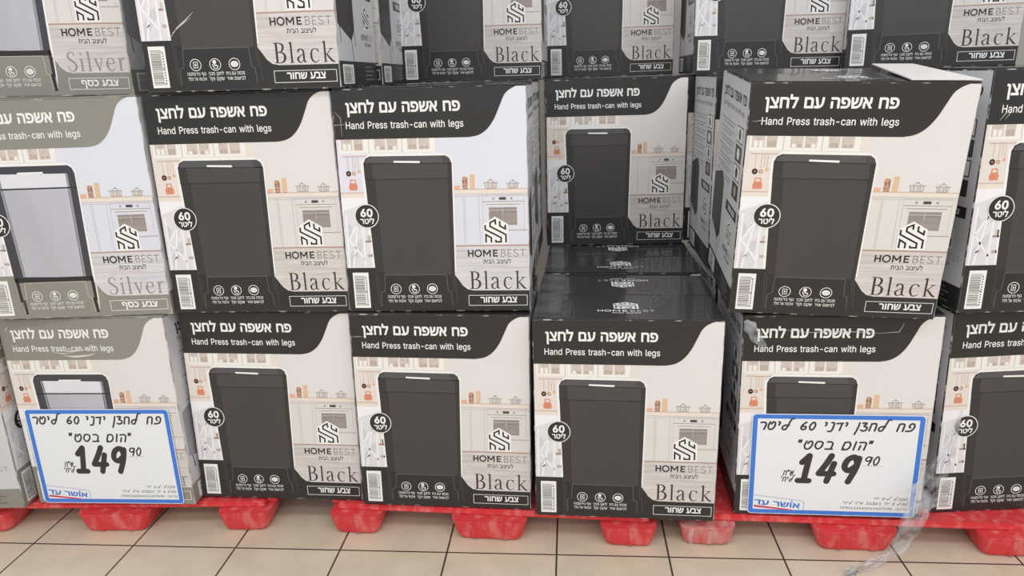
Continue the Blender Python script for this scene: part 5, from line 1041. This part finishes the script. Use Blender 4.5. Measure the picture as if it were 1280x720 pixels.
def sign_at(o, carton, lx, lz, label):
    """clipped flat onto the front of the carton"""
    bpy.context.view_layer.update()
    M = carton.matrix_world @ Matrix.Translation((lx, -0.0042, lz))
    o.location = M.to_translation(); o.rotation_euler = carton.rotation_euler
    return tag(o, label, 'price sign', 'blue-bordered price signs')
s1 = make_sign(); s2 = copy_tree(s1)
sign_at(s1, b_sil, -0.004, 0.171, 'white price sign with blue border on the silver-print carton at floor level')
sign_at(s2, b4, 0.010, 0.172, 'white price sign with blue border and crumpled film on its lower right corner')

# ------------------------------------------------------------------ clear stretch film
def film_strip(name, path, widths, seed, parent=None, amp=0.007, m='stretch_film', rows=9, cols=10):
    """crumpled ribbon of clear film along a path; widths run across it"""
    rng = random.Random(seed)
    bm = bmesh.new(); pts = smooth([tuple(p) + (wd,) for p, wd in zip(path, widths)], rows)
    grid = []
    for i, p in enumerate(pts):
        c = Vector(p[:3]); d = Vector(pts[min(i + 1, len(pts) - 1)][:3]) - Vector(pts[max(i - 1, 0)][:3])
        side = d.cross(Vector((0, -1, 0.15))).normalized()
        nor = side.cross(d).normalized()
        row = []
        for k in range(cols):
            t = k / (cols - 1) - .5
            fold = math.sin(k * 2.4 + 0.35 * i + 1.1 * math.sin(i * 0.31 + seed)) + 0.35 * rng.uniform(-1, 1)
            row.append(bm.verts.new(c + side * (t + .06 * math.sin(i * .7 + k)) * p[3] + nor * fold * amp * min(1, p[3] / .04)))
        grid.append(row)
    for i in range(len(grid) - 1):
        for k in range(cols - 1):
            bm.faces.new((grid[i][k], grid[i][k + 1], grid[i + 1][k + 1], grid[i + 1][k]))
    for v in bm.verts: v.co.z = max(v.co.z, 0.0015)
    for f in bm.faces: f.smooth = True
    me = mesh_from_bm(name, bm, [m]); o = obj(name, me, parent)
    sol = o.modifiers.new('thickness', 'SOLIDIFY'); sol.thickness = 0.0003
    return o
f1 = film_strip('stretch_film_scrap', [(1.235, 1.838, .46), (1.205, 1.825, .35), (1.17, 1.815, .27), (1.135, 1.80, .20), (1.10, 1.785, .12), (1.06, 1.78, .055), (1.00, 1.775, .018), (.955, 1.765, .012), (.915, 1.745, .010)],
                [.010, .03, .075, .085, .060, .035, .028, .035, .05], 4)
tag(f1, 'torn strip of clear stretch film trailing from the right price sign onto the floor', 'plastic film')
f2 = film_strip('stretch_film_scrap', [(.640, 1.90, .722), (.650, 1.885, .705), (.668, 1.878, .675), (.690, 1.874, .650)], [.012, .034, .03, .010], 9, amp=.006)
tag(f2, 'crumpled tuft of clear stretch film at the top corner beside the right sign\'s carton', 'plastic film')
f3 = film_strip('stretch_film_scrap', [(.512, 1.873, .083), (.506, 1.868, .06), (.510, 1.866, .03), (.503, 1.862, .006)], [.010, .014, .010, .006], 12, amp=.004)
tag(f3, 'thin shred of film dangling beside the faded pink pallet foot', 'plastic film')
